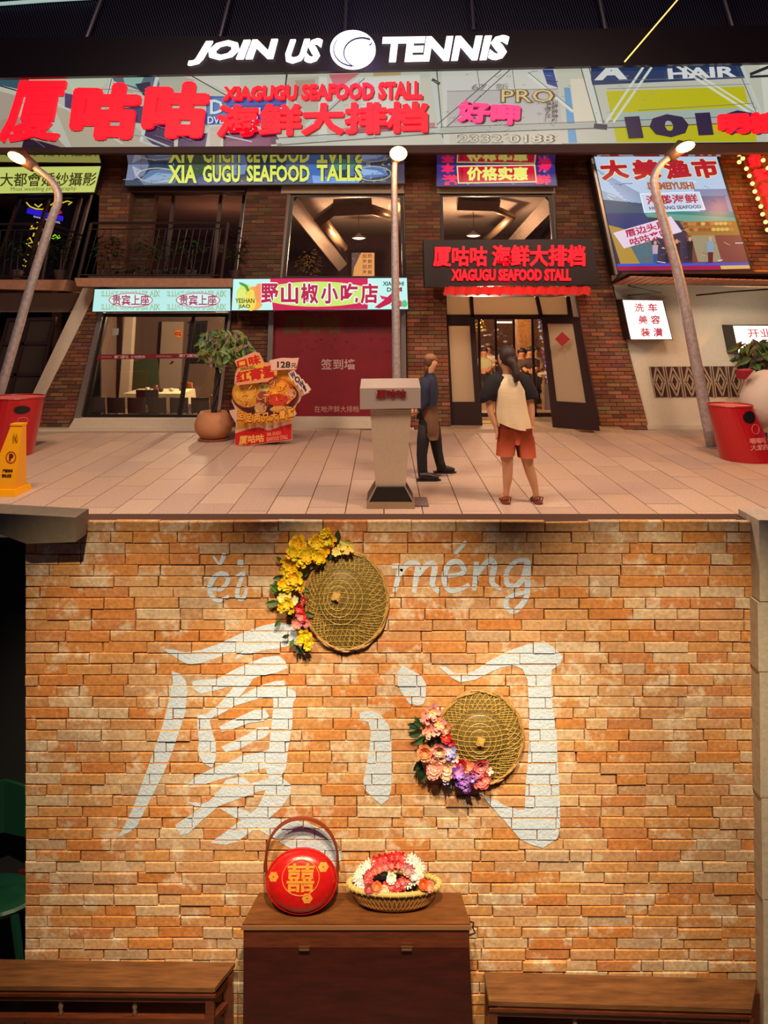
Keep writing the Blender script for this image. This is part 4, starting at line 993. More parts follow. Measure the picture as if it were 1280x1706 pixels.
# dining room
o = thing('dining_table', tuple(W(262,700,14.2)), 'table under a pale cloth inside the ground-floor window', 'table')
tz = .42; tx0, tx1, ty0, ty1 = -5.05, -3.95, 14.0, 14.9
b = MB(); b.box(tx0,tx1,ty0,ty1,tz-.03,tz); add('table_top', b, M_WOOD, o)
for sx in (tx0+.08, tx1-.08):
    for sy in (ty0+.08, ty1-.08): b = MB(); b.tube([(sx,sy,-.35),(sx,sy,tz-.03)], .02, 8); add('leg', b, M_STEEL, o)
b = MB(); n = 60; ring = []
per = [(tx0-.03,ty0-.03),(tx1+.03,ty0-.03),(tx1+.03,ty1+.03),(tx0-.03,ty1+.03)]
for i in range(4):
    a, c = per[i], per[(i+1)%4]
    for k in range(15): t = k/15; ring.append((a[0]+(c[0]-a[0])*t, a[1]+(c[1]-a[1])*t))
for i,(x,y) in enumerate(ring): b.v.append((x,y,tz+.006))
for i,(x,y) in enumerate(ring):
    k = .02*math.sin(i*1.9)+.03; cx_, cy_ = (tx0+tx1)/2,(ty0+ty1)/2; b.v.append((x+(x-cx_)*k, y+(y-cy_)*k*1.5, tz-.3+.05*math.sin(i*.9)))
b.face(range(n))
for i in range(n): j=(i+1)%n; b.face((i,n+i,n+j,j))
cl = add('tablecloth', b, mat('pale_cloth', (226,214,170), .85), label='pale yellow-white tablecloth hanging over the dining table', cat='tablecloth')
for k,(dx,dy,h) in enumerate(((.35,.3,.09),(.5,.35,.13),(.62,.3,.07),(.8,.4,.06),(.95,.55,.08),(.3,.5,.06))):
    b = MB(); b.lathe([(.03,0),(.05,h*.4),(.045,h),(.038,h),(.03,.01)], 10, Matrix.Translation((tx0+dx,ty0+dy,tz+.007)))
    add('cup' if k%2 else 'bowl', b, mat(['ware_a','ware_b','ware_c'][k%3], [(210,200,190),(120,60,44),(60,44,50)][k%3], .3), label=['brown bowl nearest the left end of the clothed table','tall dark cup beside the left bowls on the clothed table','white bowl in the middle of the clothed table','low brown cup right of the table centre','dark bowl at the right end of the clothed table','white cup at the back left of the clothed table'][k], cat='tableware', smooth=True)
def chair(loc, rz, m, label, group=None, seatz=.46, w_=.42):
    o = thing('dining_chair', (0,0,0), label, 'chair', group)
    b = MB(); b.obox((0,0,seatz), w_, w_, .04); add('seat', b, m, o, local=True)
    b = MB()
    for i in range(6):
        a = -w_/2+w_*i/6; c = a+w_/6; q = lambda t: .05*(1-(t/(w_/2))**2)
        b.prism([Vector((a,w_/2+q(a)-.02,seatz+.16)),Vector((c,w_/2+q(c)-.02,seatz+.16)),Vector((c,w_/2+q(c),seatz+.44)),Vector((a,w_/2+q(a),seatz+.44))],
                [Vector((a,w_/2+q(a),seatz+.16)),Vector((c,w_/2+q(c),seatz+.16)),Vector((c,w_/2+q(c)+.02,seatz+.44)),Vector((a,w_/2+q(a)+.02,seatz+.44))])
    add('backrest', b, m, o, local=True)
    for sx in (-1,1):
        b = MB(); b.tube([(sx*w_*.46,w_*.46,0),(sx*w_*.44,w_*.47,seatz),(sx*w_*.44,w_*.5,seatz+.2)], .013, 6); add('leg', b, M_DARKMETAL, o, local=True)
        b = MB(); b.tube([(sx*w_*.46,-w_*.46,0),(sx*w_*.44,-w_*.44,seatz)], .013, 6); add('leg', b, M_DARKMETAL, o, local=True)
    o.location = loc; o.rotation_euler = (0,0,rz); return o
M_DCH = mat('dark_chair_plastic', (46,42,46), .5); M_ORC = mat('orange_chair', (206,120,50), .5)
ordn = ['farthest left','second from the left','third from the left','third from the right','second from the right','farthest right']
c0 = None
for k, px in enumerate((166,200,233,266,302,338)):
    loc = (W(px,690,13.3).x, 13.3, -.35); lab = 'dark chair against the ground-floor window, %s of the row of six' % ordn[k]
    if c0 is None: c0 = chair(loc, math.pi, M_DCH, lab, 'dark chairs in a row behind the window', .36, .33)
    else: dup(c0, loc, math.pi+R.uniform(-.08,.08), lab)
chair((-4.45,13.75,-.35), math.pi, M_DCH, 'dark chair drawn up to the front of the clothed table')
chair((W(326,690,15.3).x,15.3,-.35), 2.4, M_ORC, 'orange-backed chair right of the clothed table')
chair((W(368,690,16.4).x,16.4,-.35), -1.2, mat('pale_chair',(170,160,140),.5), 'pale chair at the far right of the dining room')
b = MB(); b.slab([(196,610),(262,592),(268,690),(186,690)], 16.5, .04); add('green_partition', b, mat('green_board', (66,80,46), .6), label='dark green partition at the back left of the dining room', cat='partition')
b = MB(); b.slab([(208,524),(222,524),(212,690),(196,690)], 15.8, .2); add('trim_dining_pillar', b, M_WHITEP, kind='structure')
o = thing('inner_door', tuple(W(280,690,17.3)), 'pale door with glass pane at the back of the dining room', 'door')
b = MB(); b.slab([(270,536),(306,536),(300,665),(262,665)], 17.4, .06); add('leaf', b, mat('pale_door', (176,156,136), .6), o)
b = MB(); b.tube([W(289,603,17.3),W(286,603,17.3)], .02, 6); add('handle', b, M_BLACK, o)
p = Print(17.38); p.p([(280,572),(284,590),(276,590)], (230,216,200)); p.p([(296,562),(290,590),(284,590)], (230,216,200)); p.t('02', bb(291,553,302,559), (60,20,10)); 
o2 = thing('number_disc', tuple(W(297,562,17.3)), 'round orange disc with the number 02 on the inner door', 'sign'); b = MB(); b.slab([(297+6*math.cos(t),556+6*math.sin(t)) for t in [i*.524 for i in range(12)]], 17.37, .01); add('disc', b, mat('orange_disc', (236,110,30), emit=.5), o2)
p = Print(17.36, .0015); p.t('02', bb(292,553,302,559), (60,20,10)); add('number', p.mb, M_PRINT, o2)
o = thing('inner_window', tuple(W(325,605,17.3)), 'small dark barred window at the back right of the dining room', 'window')
b = MB(); b.slab([(318,536),(346,534),(340,604),(312,604)], 17.57, .04); add('opening', b, M_VOID, o)
for x in (318,327,336,345):
    b = MB(); b.slab([(x-1,534),(x+1,534),(x-5,604),(x-7,604)], 17.54, .03); add('bar', b, M_FRAME, o)
for y in (536,558,580,602):
    b = MB(); b.slab([(313,y),(346,y),(346,y+2.5),(313,y+2.5)], 17.53, .03); add('bar', b, M_FRAME, o)
b = MB(); b.slab([(187,548),(198,547),(197,558),(186,559)], 15.6, .01); add('wall_paper_notice', b, mat('notice_paper', (176,180,200), .7), label='small pale paper notice on the dining room side wall', cat='paper')

# ------------------------------------------------------------ box signs over the ground floor
YT = 11.95
o = lightbox('vip_sign', [(158,482),(384,481),(384,518),(154,519)], YT, 'pale turquoise lit sign with two ringed red inscriptions above the dining window', .3)
p = Print(YT); p.p([(158,482),(384,481),(384,518),(154,519)], (188,236,232))
for y0,y1 in ((484,495),(506,517)):
    for x0 in (168,278): p.t('XIA SEAFOOD TALLS', bb(x0,y0,x0+100,y1), (120,160,120), .04, mirror=True); p.t('XIA SEAFOOD TALLS', bb(x0,y0,x0+100,y1), (196,232,206), .0, mirror=True)
for cx_ in (218,330):
    p.ell(cx_,500,37,12,(196,60,96)); p.ell(cx_,500,35.5,10.8,(214,244,240)); p.t('贵宾上座', bb(cx_-31,491,cx_+31,509), (170,60,96), .02)
add('print', p.mb, M_SIGNLIT, o)
YT2 = 11.75
o = lightbox('snack_sign', [(389,465),(678,463),(680,515),(386,517)], YT2, 'lit pepper snack shop sign with white-edged crimson characters on yellow oval', .4)
p = Print(YT2); p.p([(389,465),(678,463),(680,515),(386,517)], (196,244,238)); p.p([(450,464),(613,463),(613,515),(455,517)], (206,28,84))
p.ell(528,490,98,21,(206,232,110))
p.ell(410,492,16,18,(216,232,110)); p.ell(424,497,16,20,(250,170,80)); p.ell(418,500,9,18,(240,220,90)); p.ell(432,488,8,16,(246,150,90)); p.ell(403,498,8,16,(226,236,120))
p.p([(412,486),(408,478),(400,474),(398,470),(404,471),(412,475),(416,484)], (60,160,60)); p.t('YESHAN', bb(392,497,424,505), (50,60,20), .02); p.t('JIAO', bb(397,507,417,515), (50,60,20), .02)
p.p([(633,492),(650,496),(662,484),(668,478),(666,488),(652,502),(636,498)], (224,40,90)); p.p([(624,512),(640,500),(660,482),(670,478),(664,492),(650,506),(632,514)], (196,20,70)); p.p([(650,508),(660,504),(668,500),(672,510),(664,512)], (224,60,110)); p.ell(674,506,5,6,(90,200,120))
p.t('XIAOCHI', bb(638,469,673,476), (30,60,60), .03); p.t('DIAN', bb(645,479,670,486), (30,60,60), .03)
for i, ch in enumerate('野山椒小吃店'):
    x = 434+i*33.2; p.t(ch, bb(x,470,x+31,508), (236,246,244), .11)
for i, ch in enumerate('野山椒小吃店'):
    x = 434+i*33.2; p.t(ch, bb(x+1,472,x+30,506), (186,26,72), .035)
add('print', p.mb, M_SIGNLIT, o)

# red signing wall below it
o = thing('signing_wall', tuple(W(566,695,F)), 'dark red printed panel wall under the snack sign, between two steel posts', 'panel')
b = MB(); b.slab([(456,519),(662,517),(664,695),(450,695)], F+.01, .1); add('panel', b, mat('signing_red', (122,18,34), .45, var=.12, bump=.03, scale=3), o)
p = Print(F+.009, .0015)
p.t('厦咕咕', [(474,524),(568,524),(568,556),(470,556)], (96,66,30), .06); p.t('XIA GUGU', bb(572,528,626,540), (80,30,34), .04); p.t('SEAFOOD STALL', bb(572,543,656,555), (80,30,34), .04)
p.t('签到墙', bb(535,598,592,616), (190,150,146), .02); p.t('在地海鲜大排档', bb(524,676,598,687), (190,130,120), .01)
for k in range(46): x=R.uniform(478,655); y=R.uniform(562,585); p.ell(x,y,R.uniform(.6,2.4),R.uniform(.4,1),(84,14,24),6)
add('lettering', p.mb, M_PRINT, o)
for k,(a,c_) in enumerate((((452,519),(446,695)),((672,515),(673,695)))):
    b = MB(); b.slab([(a[0]-4,a[1]),(a[0]+4,a[1]),(c_[0]+5,c_[1]),(c_[0]-4,c_[1])], F-.1, .1); add('trim_steel_post', b, M_STEEL, kind='structure')

# ------------------------------------------------------------ red LED sign, awning
YL = 11.6
o = thing('led_sign', tuple(W(853,476,YL)), 'black box sign with two glowing red lines over the entrance', 'sign')
b = MB(); b.slab([(706,400),(986,398),(1000,474),(708,478)], YL, .4); add('box', b, mat('led_box', (24,8,14), .5), o)
b = MB()
for body, q in (('厦咕咕',(722,410,812,444)),('海鲜大排档',(820,408,976,444))): txt(b, body, bb(*q), YL-.04, .035, .036)
add('characters', b, mat('led_red_chars', (240,8,34), emit=1.0), o)
b = MB(); txt(b, 'XIAGUGU SEAFOOD STALL', bb(752,448,952,468), YL-.04, .035, .045); add('latin_line', b, MATS['led_red_chars'], o)
light('led_glow', 'POINT', tuple(W(853,474,11.15)), 9, (255,20,50), .15)
o = thing('entrance_awning', tuple(W(862,494,YL)), 'narrow scalloped red tile awning over the entrance', 'awning')
for i in range(13):
    x0 = 743+i*18.6; x1 = x0+18.6; b = MB(); n = 5
    yt, ybm = 481-.0*i, 491
    for k in range(n):
        t0, t1 = k/n, (k+1)/n; h0, h1 = .03*math.sin(math.pi*t0), .03*math.sin(math.pi*t1)
        a0, a1 = W(x0+(x1-x0)*t0, yt-1.5, 11.62), W(x0+(x1-x0)*t1, yt-1.5, 11.62); c0_, c1_ = W(x0-3+(x1-x0)*t0, ybm, 11.15), W(x0-3+(x1-x0)*t1, ybm, 11.15)
        up = Vector((0,0,1)); b.prism([c0_+up*h0, c1_+up*h1, a1+up*h1, a0+up*h0], [p-up*.02 for p in (c0_+up*h0, c1_+up*h1, a1+up*h1, a0+up*h0)])
    b.tube([W(x0,yt-2.5,11.62), W(x0-3,ybm-1,11.14)], .013, 6)
    add('tile', b, mat('red_tile', (214,44,40), .9), o)

# ------------------------------------------------------------ entrance
M_FROST = glass_mat('frosted_glass', (230,225,215), .05, .85, (214,196,170))
YD = F+.15
o = thing('door_1', tuple(W(850,705,YD)), kind='structure')
b = MB()
for q in ([(740,492),(744,492),(752,726),(748,726)],[(783,494),(788,494),(806,732),(800,732)],[(740,524),(948,524),(948,532),(742,532)],[(892,494),(898,494),(905,526),(899,526)],[(944,494),(950,494),(956,530),(948,530)]): b.slab(q, YD-.03, .1)
add('door_frame', b, M_FRAME, o)
for q in ([(742,495),(785,495),(785,524),(744,524)],[(789,495),(893,495),(898,524),(790,524)],[(898,495),(944,495),(947,524),(903,524)]):
    b = MB(); b.slab(q, YD+.02, .012); add('pane', b, M_FROST, o)
def leaf(quad, Y0, Y1, glass, nm_handle=False):
    # a door leaf as a slab between two depths: left edge at Y0, right edge at Y1
    q = Q(quad)
    def pt(u,v): px,py = q(u,v); return W(px,py,Y0+(Y1-Y0)*u)
    def sl(b,u0,v0,u1,v1,dy=0,T=.05):
        fr = [pt(u0,v0),pt(u1,v0),pt(u1,v1),pt(u0,v1)]; fr = [p+Vector((0,dy,0)) for p in fr]; b.prism(fr,[p+Vector((0,T,0)) for p in fr])
    g = glass; b = MB(); sl(b,0,0,g[0],1); sl(b,g[2],0,1,1); sl(b,g[0],0,g[2],g[1]); sl(b,g[0],g[3],g[2],1); add('door_leaf', b, M_FRAME, o)
    b = MB(); sl(b,g[0],g[1],g[2],g[3],.02,.012); add('pane', b, M_FROST, o)
leaf([(742,528),(791,528),(804,712),(751,712)], YD-.02, YD-.05, (.1,.08,.82,.77))
leaf([(902,528),(966,528),(1000,718),(922,712)], YD-.25, 11.75, (.14,.06,.80,.76))
b = MB(); b.slab([(752,712),(806,712),(806,726),(752,728)], YD, .1); add('trim_threshold_left', b, M_WHITEP, kind='structure')
o2 = thing('red_diamond', tuple(W(937,577,11.9)), 'red paper diamond stuck on the open right door', 'decoration')
b = MB(); b.slab([(937,553),(950,565),(937,577),(925,565)], 11.78, .01); add('paper', b, mat('red_paper', (150,20,22), .6), o2)
# inner sliding glass door
Yi = 13.1
o = thing('door_2', tuple(W(855,700,Yi)), kind='structure')
b = MB()
for x0,x1 in ((798,800),(826,829),(856,859),(887,892),(918,928)): b.slab([(x0-2,530),(x0+2,530),(x1+3,696),(x1-1,696)], Yi, .05)
b.slab([(800,688),(926,688),(928,696),(800,696)], Yi, .05); add('door_frame', b, M_FRAME, o)
for x0,x1 in ((800,827),(829,857),(859,889),(892,922)):
    b = MB(); b.slab([(x0,530),(x1,530),(x1+3,688),(x0+2,688)], Yi+.02, .01); add('pane', b, M_GLASS, o)
# porch floor step and mats
b = MB(); b.box(.95, 4.0, 12.0, 13.3, -.02, .05); add('floor_porch', b, mat('porch_stone', (176,148,118), .6, bump=.1, scale=20, var=.1), kind='structure')
o = thing('door_mat', tuple(W(820,706,12.7)), 'yellow patterned warning mat inside the entrance', 'mat'); b = MB(); b.obox((W(822,700,12.75).x,12.75,.058), .45, .3, .012); add('mat', b, mat('yellow_mat', (196,170,60), .7), o)
# hall contents
b = MB(); b.slab([(862,528),(886,528),(890,650),(872,650)], 15.6, .5); add('hall_brick_pillar', b, mat('hall_brick', (176,124,70), .8, bump=.4, scale=25, var=.35), kind='structure')
o = thing('tube_light', tuple(W(842,537,16)), 'horizontal white tube light on the hall ceiling', 'light'); b = MB(); b.tube([W(828,537,16),W(856,537,16)], .02, 8); add('tube', b, mat('tube_glow', (240,250,240), emit=1.4), o)
b = MB()
for k in range(34): x=R.uniform(800,868); y=R.uniform(545,585); b.cur=R.choice([(160,140,130),(90,70,70),(200,190,180),(60,44,44)]); b.slab([(x,y),(x+R.uniform(3,9),y),(x+R.uniform(3,9),y+R.uniform(1,4)),(x,y+3)], 18.5+R.uniform(0,.3), .05)
add('counter_clutter', b, M_PRINT, label='pale crockery and bottles on the shelves at the back of the hall', cat='shelf goods', kind='stuff')
b = MB(); b.slab([(800,584),(868,584),(868,640),(800,640)], 18.8, .3); add('bar_counter', b, mat('bar_dark', (70,48,44), .6), label='dark bar counter at the back of the hall', cat='counter')
o = thing('yellow_flowers', tuple(W(801,560,14)), 'hanging yellow blossoms at the top left of the glass door', 'plant'); leaves(o, W(801,540,14), .07, .07, .2, 50, .06, (210,200,40), M_LEAF, 'blossoms', 'stuff', 9)
b = MB()
for i in range(7): b.tube([W(904+i*2.8,640,14.1), W(909+i*2.8,688,14.1+.03*(i%2))], .03, 6)
add('draped_chair', b, mat('grey_drape', (170,160,160), .7), label='chair draped in pale grey cloth inside the right glass door', cat='chair')
b = MB(); b.box(W(896,0,14.3).x, W(925,0,14.3).x, 14.0, 14.8, .74, .8); b.box(W(900,0,14.3).x, W(903,0,14.3).x, 14.05, 14.1, .1, .74); add('hall_table', b, mat('hall_cloth', (220,200,170), .7), label='pale table behind the right glass door', cat='table')
b = MB()
for k in range(40): b.cur = R.choice([(150,90,200),(200,200,230),(190,40,60),(220,180,120)]); t = R.random(); b.ball(W(897+t*16+R.uniform(-2,2), 530+t*110, 13.6), .018, n=5)
add('fairy_lights', b, mat('fairy_glow', attr=True, emit=.8), label='string of coloured fairy lights beside the open right door', cat='lights', kind='stuff')

# ------------------------------------------------------------ right side: poster box, canopy, lattice, signs
quad = [(990,260),(1193,257),(1251,449),(1030,451)]; q = Q(quad); YP = 11.9
o = thing('market_poster', tuple(W(1140,451,YP)), 'tall backlit fish market poster with big crimson characters on the right pier', 'poster')
b = MB(); b.slab([(984,254),(1196,252),(1256,454),(1026,457)], YP+.01, .35); add('box', b, M_DARKMETAL, o)
b = MB(); b.slab([(983,254),(987,254),(1030,457),(1026,458)], YP-.05, .08); add('edge_trim', b, M_STEEL, o)
p = Print(YP); pq = lambda *uv: [q(u,v) for u,v in uv]
p.p(pq((0,0),(1,0),(1,1),(0,1)), (176,198,224))
for uv, c in (([(0,.3),(.1,.34),(.32,.5),(0,.5)],(150,170,190)),([(0,.38),(.34,.42),(.34,.5),(0,.5)],(60,86,110)),([(.74,.3),(1,.3),(1,.55),(.74,.55)],(120,136,170)),([(.78,.36),(.97,.36),(.97,.5),(.78,.5)],(90,100,140)),
  ([(.0,.5),(1,.5),(1,.95),(0,.95)],(60,50,70)),([(.3,.48),(1,.5),(1,.56),(.3,.54)],(40,130,130)),([(.25,.52),(.35,.5),(1,.55),(1,.6),(.6,.58)],(96,156,140)),([(.0,.5),(.3,.5),(.35,.62),(0,.66)],(44,60,110)),
  ([(.56,.58),(1,.58),(1,.7),(.6,.7)],(150,110,50)),([(.58,.7),(1,.7),(1,.95),(.58,.95)],(120,60,60)),([(.62,.7),(.8,.7),(.8,.93),(.62,.93)],(150,140,110)),([(0,.6),(.12,.64),(.2,.95),(.03,.95)],(176,140,60)),([(.12,.74),(.3,.74),(.3,.95),(.18,.95)],(80,110,120)),
  ([(0,.94),(1,.94),(1,.962),(0,.962)],(60,80,200)),([(0,.962),(1,.962),(1,1),(0,1)],(160,20,70)),([(.78,.965),(1,.962),(1,.99),(.78,.995)],(216,180,90))): p.p([q(u,v) for u,v in uv], c)
for k in range(50):
    u = R.uniform(.02,.98); v = R.choice([R.uniform(.2,.5), R.uniform(.56,.93)]); a = q(u,v); L = R.uniform(4,18)
    p.ln(a,(a[0]+L,a[1]+R.uniform(-4,6)),R.choice([.7,1.1]),R.choice([(220,230,240),(30,40,70),(200,160,90),(150,60,60),(90,110,150)]) if v > .5 else R.choice([(220,228,240),(90,110,150),(60,80,120)]))
for k in range(10):
    a = q(.0+.02*k,.12+.03*k); c = q(.4,.4+.01*k); p.ln(a,c,.8,(60,76,120))
for k in range(22):
    u = .6+.38*(k%11)/11; v = .6 if k < 11 else .65; a = q(u,v); p.ell(a[0],a[1],4,3,R.choice([(190,120,60),(150,70,50),(210,170,90)]),8)
for i,(ch,u0,u1) in enumerate((('大',.02,.26),('美',.28,.52),('渔',.54,.76),('市',.77,.99))):
    qq = [q(u0,.03),q(u1,.03),q(u1,.2),q(u0,.22)]; p.t(ch, qq, (236,216,150), .11)
for i,(ch,u0,u1) in enumerate((('大',.02,.26),('美',.28,.52),('渔',.54,.76),('市',.77,.99))):
    qq = [q(u0+.005,.035),q(u1-.005,.035),q(u1-.005,.195),q(u0+.005,.215)]; p.t(ch, qq, (176,26,44), .06)
p.t('DAMEIYUSHI', [q(.38,.235),q(.75,.235),q(.75,.3),q(.38,.3)], (170,90,40), .05)
p.p(pq((.3,.33),(.78,.32),(.79,.48),(.3,.5)), (226,232,240)); p.p(pq((.31,.34),(.77,.33),(.78,.47),(.31,.49)), (196,208,230)); p.t('海鹏海鲜', [q(.34,.35),q(.75,.34),q(.75,.42),q(.34,.43)], (176,40,60), .03); p.t('HOI PANG SEAFOOD', [q(.35,.445),q(.76,.435),q(.76,.465),q(.35,.475)], (40,40,80), .02)
def blob(cx_, cy_, h, top, bot):
    p.p([(cx_-h*.16,cy_),(cx_+h*.16,cy_),(cx_+h*.13,cy_+h*.55),(cx_-h*.13,cy_+h*.55)], top); p.p([(cx_-h*.12,cy_+h*.5),(cx_+h*.13,cy_+h*.5),(cx_+h*.11,cy_+h),(cx_-h*.1,cy_+h)], bot); p.ell(cx_,cy_-h*.12,h*.09,h*.12,(196,150,120),10)
blob(1092,408,30,(190,160,180),(50,80,140)); blob(1112,408,28,(60,60,60),(30,30,50)); blob(1128,406,32,(30,30,44),(24,24,40)); blob(1150,402,32,(24,24,30),(30,30,40)); blob(1184,402,36,(130,150,180),(90,20,40))
p.p([(1022,388),(1118,360),(1137,386),(1040,414)], (226,206,226)); p.t('厝边头尾', [(1040,384),(1108,366),(1114,378),(1045,396)], (180,30,70), .03); p.t('咕咕来呷', [(1048,398),(1112,380),(1118,392),(1052,410)], (180,30,70), .03)
add('print', p.mb, M_SIGNLIT, o)
# canopy under it
b = MB()
for i in range(26):
    x0 = 1020+i*13
    fr = [W(x0,475,12.2), W(x0+10,475,12.2), W(x0+42,462+.35*i,11.4), W(x0+30,462+.35*i,11.4)]
    b.prism(fr, [v+Vector((0,0,.02)) for v in fr])
b2 = MB(); fr = [W(1018,474,12.25),W(1400,478,12.25),W(1440,456,11.4),W(1036,456,11.4)]; b2.prism(fr,[v+Vector((0,0,.03)) for v in fr])
o = thing('slatted_canopy', tuple(W(1150,478,12)), 'slanting brown slatted canopy under the fish market poster', 'canopy'); add('deck', b2, mat('canopy_dark', (60,34,28), .7), o); add('slats', b, mat('canopy_slat', (170,110,80), .6), o, kind='stuff')
b = MB(); b.tube([W(1046,476,12.1),W(1102,488,12.0),W(1046,492,12.1)], .015, 6); b.tube([W(1160,492,12.1),W(1220,486,12.0),W(1280,482,12.0)], .015, 6); add('bracket', b, M_DARKMETAL, o)
M_WSIGN = mat('white_sign_face', (255,248,228), emit=1.05)
o = lightbox('car_wash_sign', [(1038,500),(1104,501),(1120,565),(1052,565)], 11.95, 'white lit sign with six pink characters in three rows on the right wall', .38)
b = MB(); b.slab([(1038,500),(1104,501),(1120,565),(1052,565)], 11.948, .004); add('face', b, M_WSIGN, o)
p = Print(11.946)
for s, x, y in (('洗',1058,505),('车',1080,505),('美',1064,525),('容',1085,525),('装',1068,546),('潢',1089,546)): p.t(s, bb(x,y,x+16,y+15,-1), (190,50,84), .04)
add('lettering', p.mb, M_SIGNLIT, o)
o = lightbox('opening_sign', [(1222,543),(1330,543),(1340,590),(1232,590)], 11.95, 'white lit sign half behind the potted plant at the right edge', .38)
b = MB(); b.slab([(1222,543),(1330,543),(1340,590),(1232,590)], 11.948, .004); add('face', b, M_WSIGN, o)
p = Print(11.946); p.t('开业', [(1244,548),(1284,547),(1288,562),(1248,563)], (210,70,90), .02); add('lettering', p.mb, M_SIGNLIT, o)
light('sign_glow', 'AREA', tuple(W(1082,533,11.6)), 5, (255,244,215), .6, target=tuple(W(1090,533,13)))
light('sign_glow', 'AREA', tuple(W(1262,566,11.6)), 5, (255,244,215), .8, target=tuple(W(1262,566,13)))
# lattice screen
o = thing('window_lattice', tuple(W(1165,662,F)), 'low lattice screen of six diamond panels set into the white wall', 'screen')
b = MB(); b.slab([(1081,611),(1238,610),(1243,661),(1091,662)], F+.035, .01); add('backing', b, mat('lattice_void', (70,36,34), .8), o)
ml = mat('lattice_strip', (168,144,122), .6); lq = Q([(1081,611),(1238,610),(1243,661),(1091,662)])
for i in range(6):
    u0, u1 = i/6+.012, (i+1)/6-.012; um = (u0+u1)/2
    def st(b, a, c, w_=2.2):
        a = lq(*a); c = lq(*c); dx, dy = c[0]-a[0], c[1]-a[1]; L = math.hypot(dx,dy); nx, ny = -dy/L*w_/2, dx/L*w_/2
        b.slab([(a[0]+nx,a[1]+ny),(c[0]+nx,c[1]+ny),(c[0]-nx,c[1]-ny),(a[0]-nx,a[1]-ny)], F-.0, .035)
    b = MB(); st(b,(u0,0),(u0,1),1.6); st(b,(u1,0),(u1,1),1.6)
    st(b,(u0+.01,.52),(um,.02)); st(b,(um,.02),(u1-.01,.48)); st(b,(u0+.01,.5),(um,.98)); st(b,(um,.98),(u1-.01,.5))
    st(b,(u0+.035,.52),(um,.25)); st(b,(um,.25),(u1-.035,.5)); st(b,(u0+.035,.5),(um,.78)); st(b,(um,.78),(u1-.035,.5))
    add('panel', b, ml, o)
# bulb arrow sign at the right edge
o = thing('bulb_sign', tuple(W(1265,400,11.7)), 'hanging sign of red characters edged with glowing bulbs at the right edge', 'sign')
b = MB(); b.slab([(1236,262),(1340,255),(1390,420),(1300,420),(1280,372)], 11.75, .1); add('board', b, mat('bulb_board', (110,44,30), .6), o)
bulb0 = None
for px,py in ((1238,264),(1260,252),(1276,256),(1232,270),(1244,281),(1249,293),(1254,306),(1258,319),(1263,331),(1268,344),(1271,357),(1276,370),(1279,383),(1272,267),(1280,280)):
    b = MB(); b.ball(W(px,py,11.66), .034, n=10); add('bulb', b, mat('bulb_glow', (255,226,130), emit=1.6), o, smooth=True)
b = MB()
for k,ch in enumerate('虾蟹鱼贝'): txt(b, ch, [(1246+k*9,259+k*23),(1268+k*9,257+k*23),(1274+k*9,276+k*23),(1252+k*9,279+k*23)], 11.7, .04, .06)
add('characters', b, M_REDLED, o)
light('bulb_sign_glow', 'POINT', tuple(W(1255,330,11.3)), 30, (255,150,60), .15)
# ------------------------------------------------------------ balconies
M_RAIL = mat('rail_iron', (44,28,28), .45, .4)
def balcony(label, slab_q, Yb, topl, topr, botl, botr, ret, n):
    o = thing('balcony', tuple(W((slab_q[2][0]+slab_q[3][0])/2, slab_q[3][1], Yb)), label, 'balcony')
    b = MB(); b.slab(slab_q, Yb, F-Yb+.02); add('floor_slab', b, mat('balcony_concrete', (150,108,84), .8, bump=.2, scale=15, var=.15), o)
    Yr = Yb+.06
    b = MB(); b.tube([W(*topl,Yr), W(*topr,Yr), W(*ret,F)], .022, 6); add('top_rail', b, M_RAIL, o)
    b = MB(); b.tube([W(topl[0],topl[1]+10,Yr), W(topr[0],topr[1]+10,Yr), W(ret[0],ret[1]+8,F)], .012, 6); add('upper_bar', b, M_RAIL, o)
    b = MB(); b.tube([W(botl[0],botl[1]-6,Yr), W(botr[0],botr[1]-6,Yr)], .014, 6); add('lower_bar', b, M_RAIL, o)
    for a, c in ((topl,botl),(topr,botr)): b = MB(); b.tube([W(*a,Yr), W(*c,Yr)], .03, 6); add('corner_post', b, M_RAIL, o)
    for i in range(1, n):
        t = i/n; a = (topl[0]+(topr[0]-topl[0])*t, topl[1]+(topr[1]-topl[1])*t+10); c = (botl[0]+(botr[0]-botl[0])*t, botl[1]+(botr[1]-botl[1])*t-6)
        b = MB(); b.tube([W(*a,Yr), W(*c,Yr)], .008, 5); add('baluster', b, M_RAIL, o)
    return o
balcony('balcony with thin iron railing above the turquoise sign', [(124,463),(386,464),(384,478),(128,477)], 11.6, (152,372),(380,371),(130,464),(368,465),(400,381), 20)
balcony('balcony at the far left edge, behind the lamp post', [(-60,466),(112,466),(106,484),(-60,480)], 11.6, (-60,374),(86,373),(-60,467),(70,467),(136,392), 12)
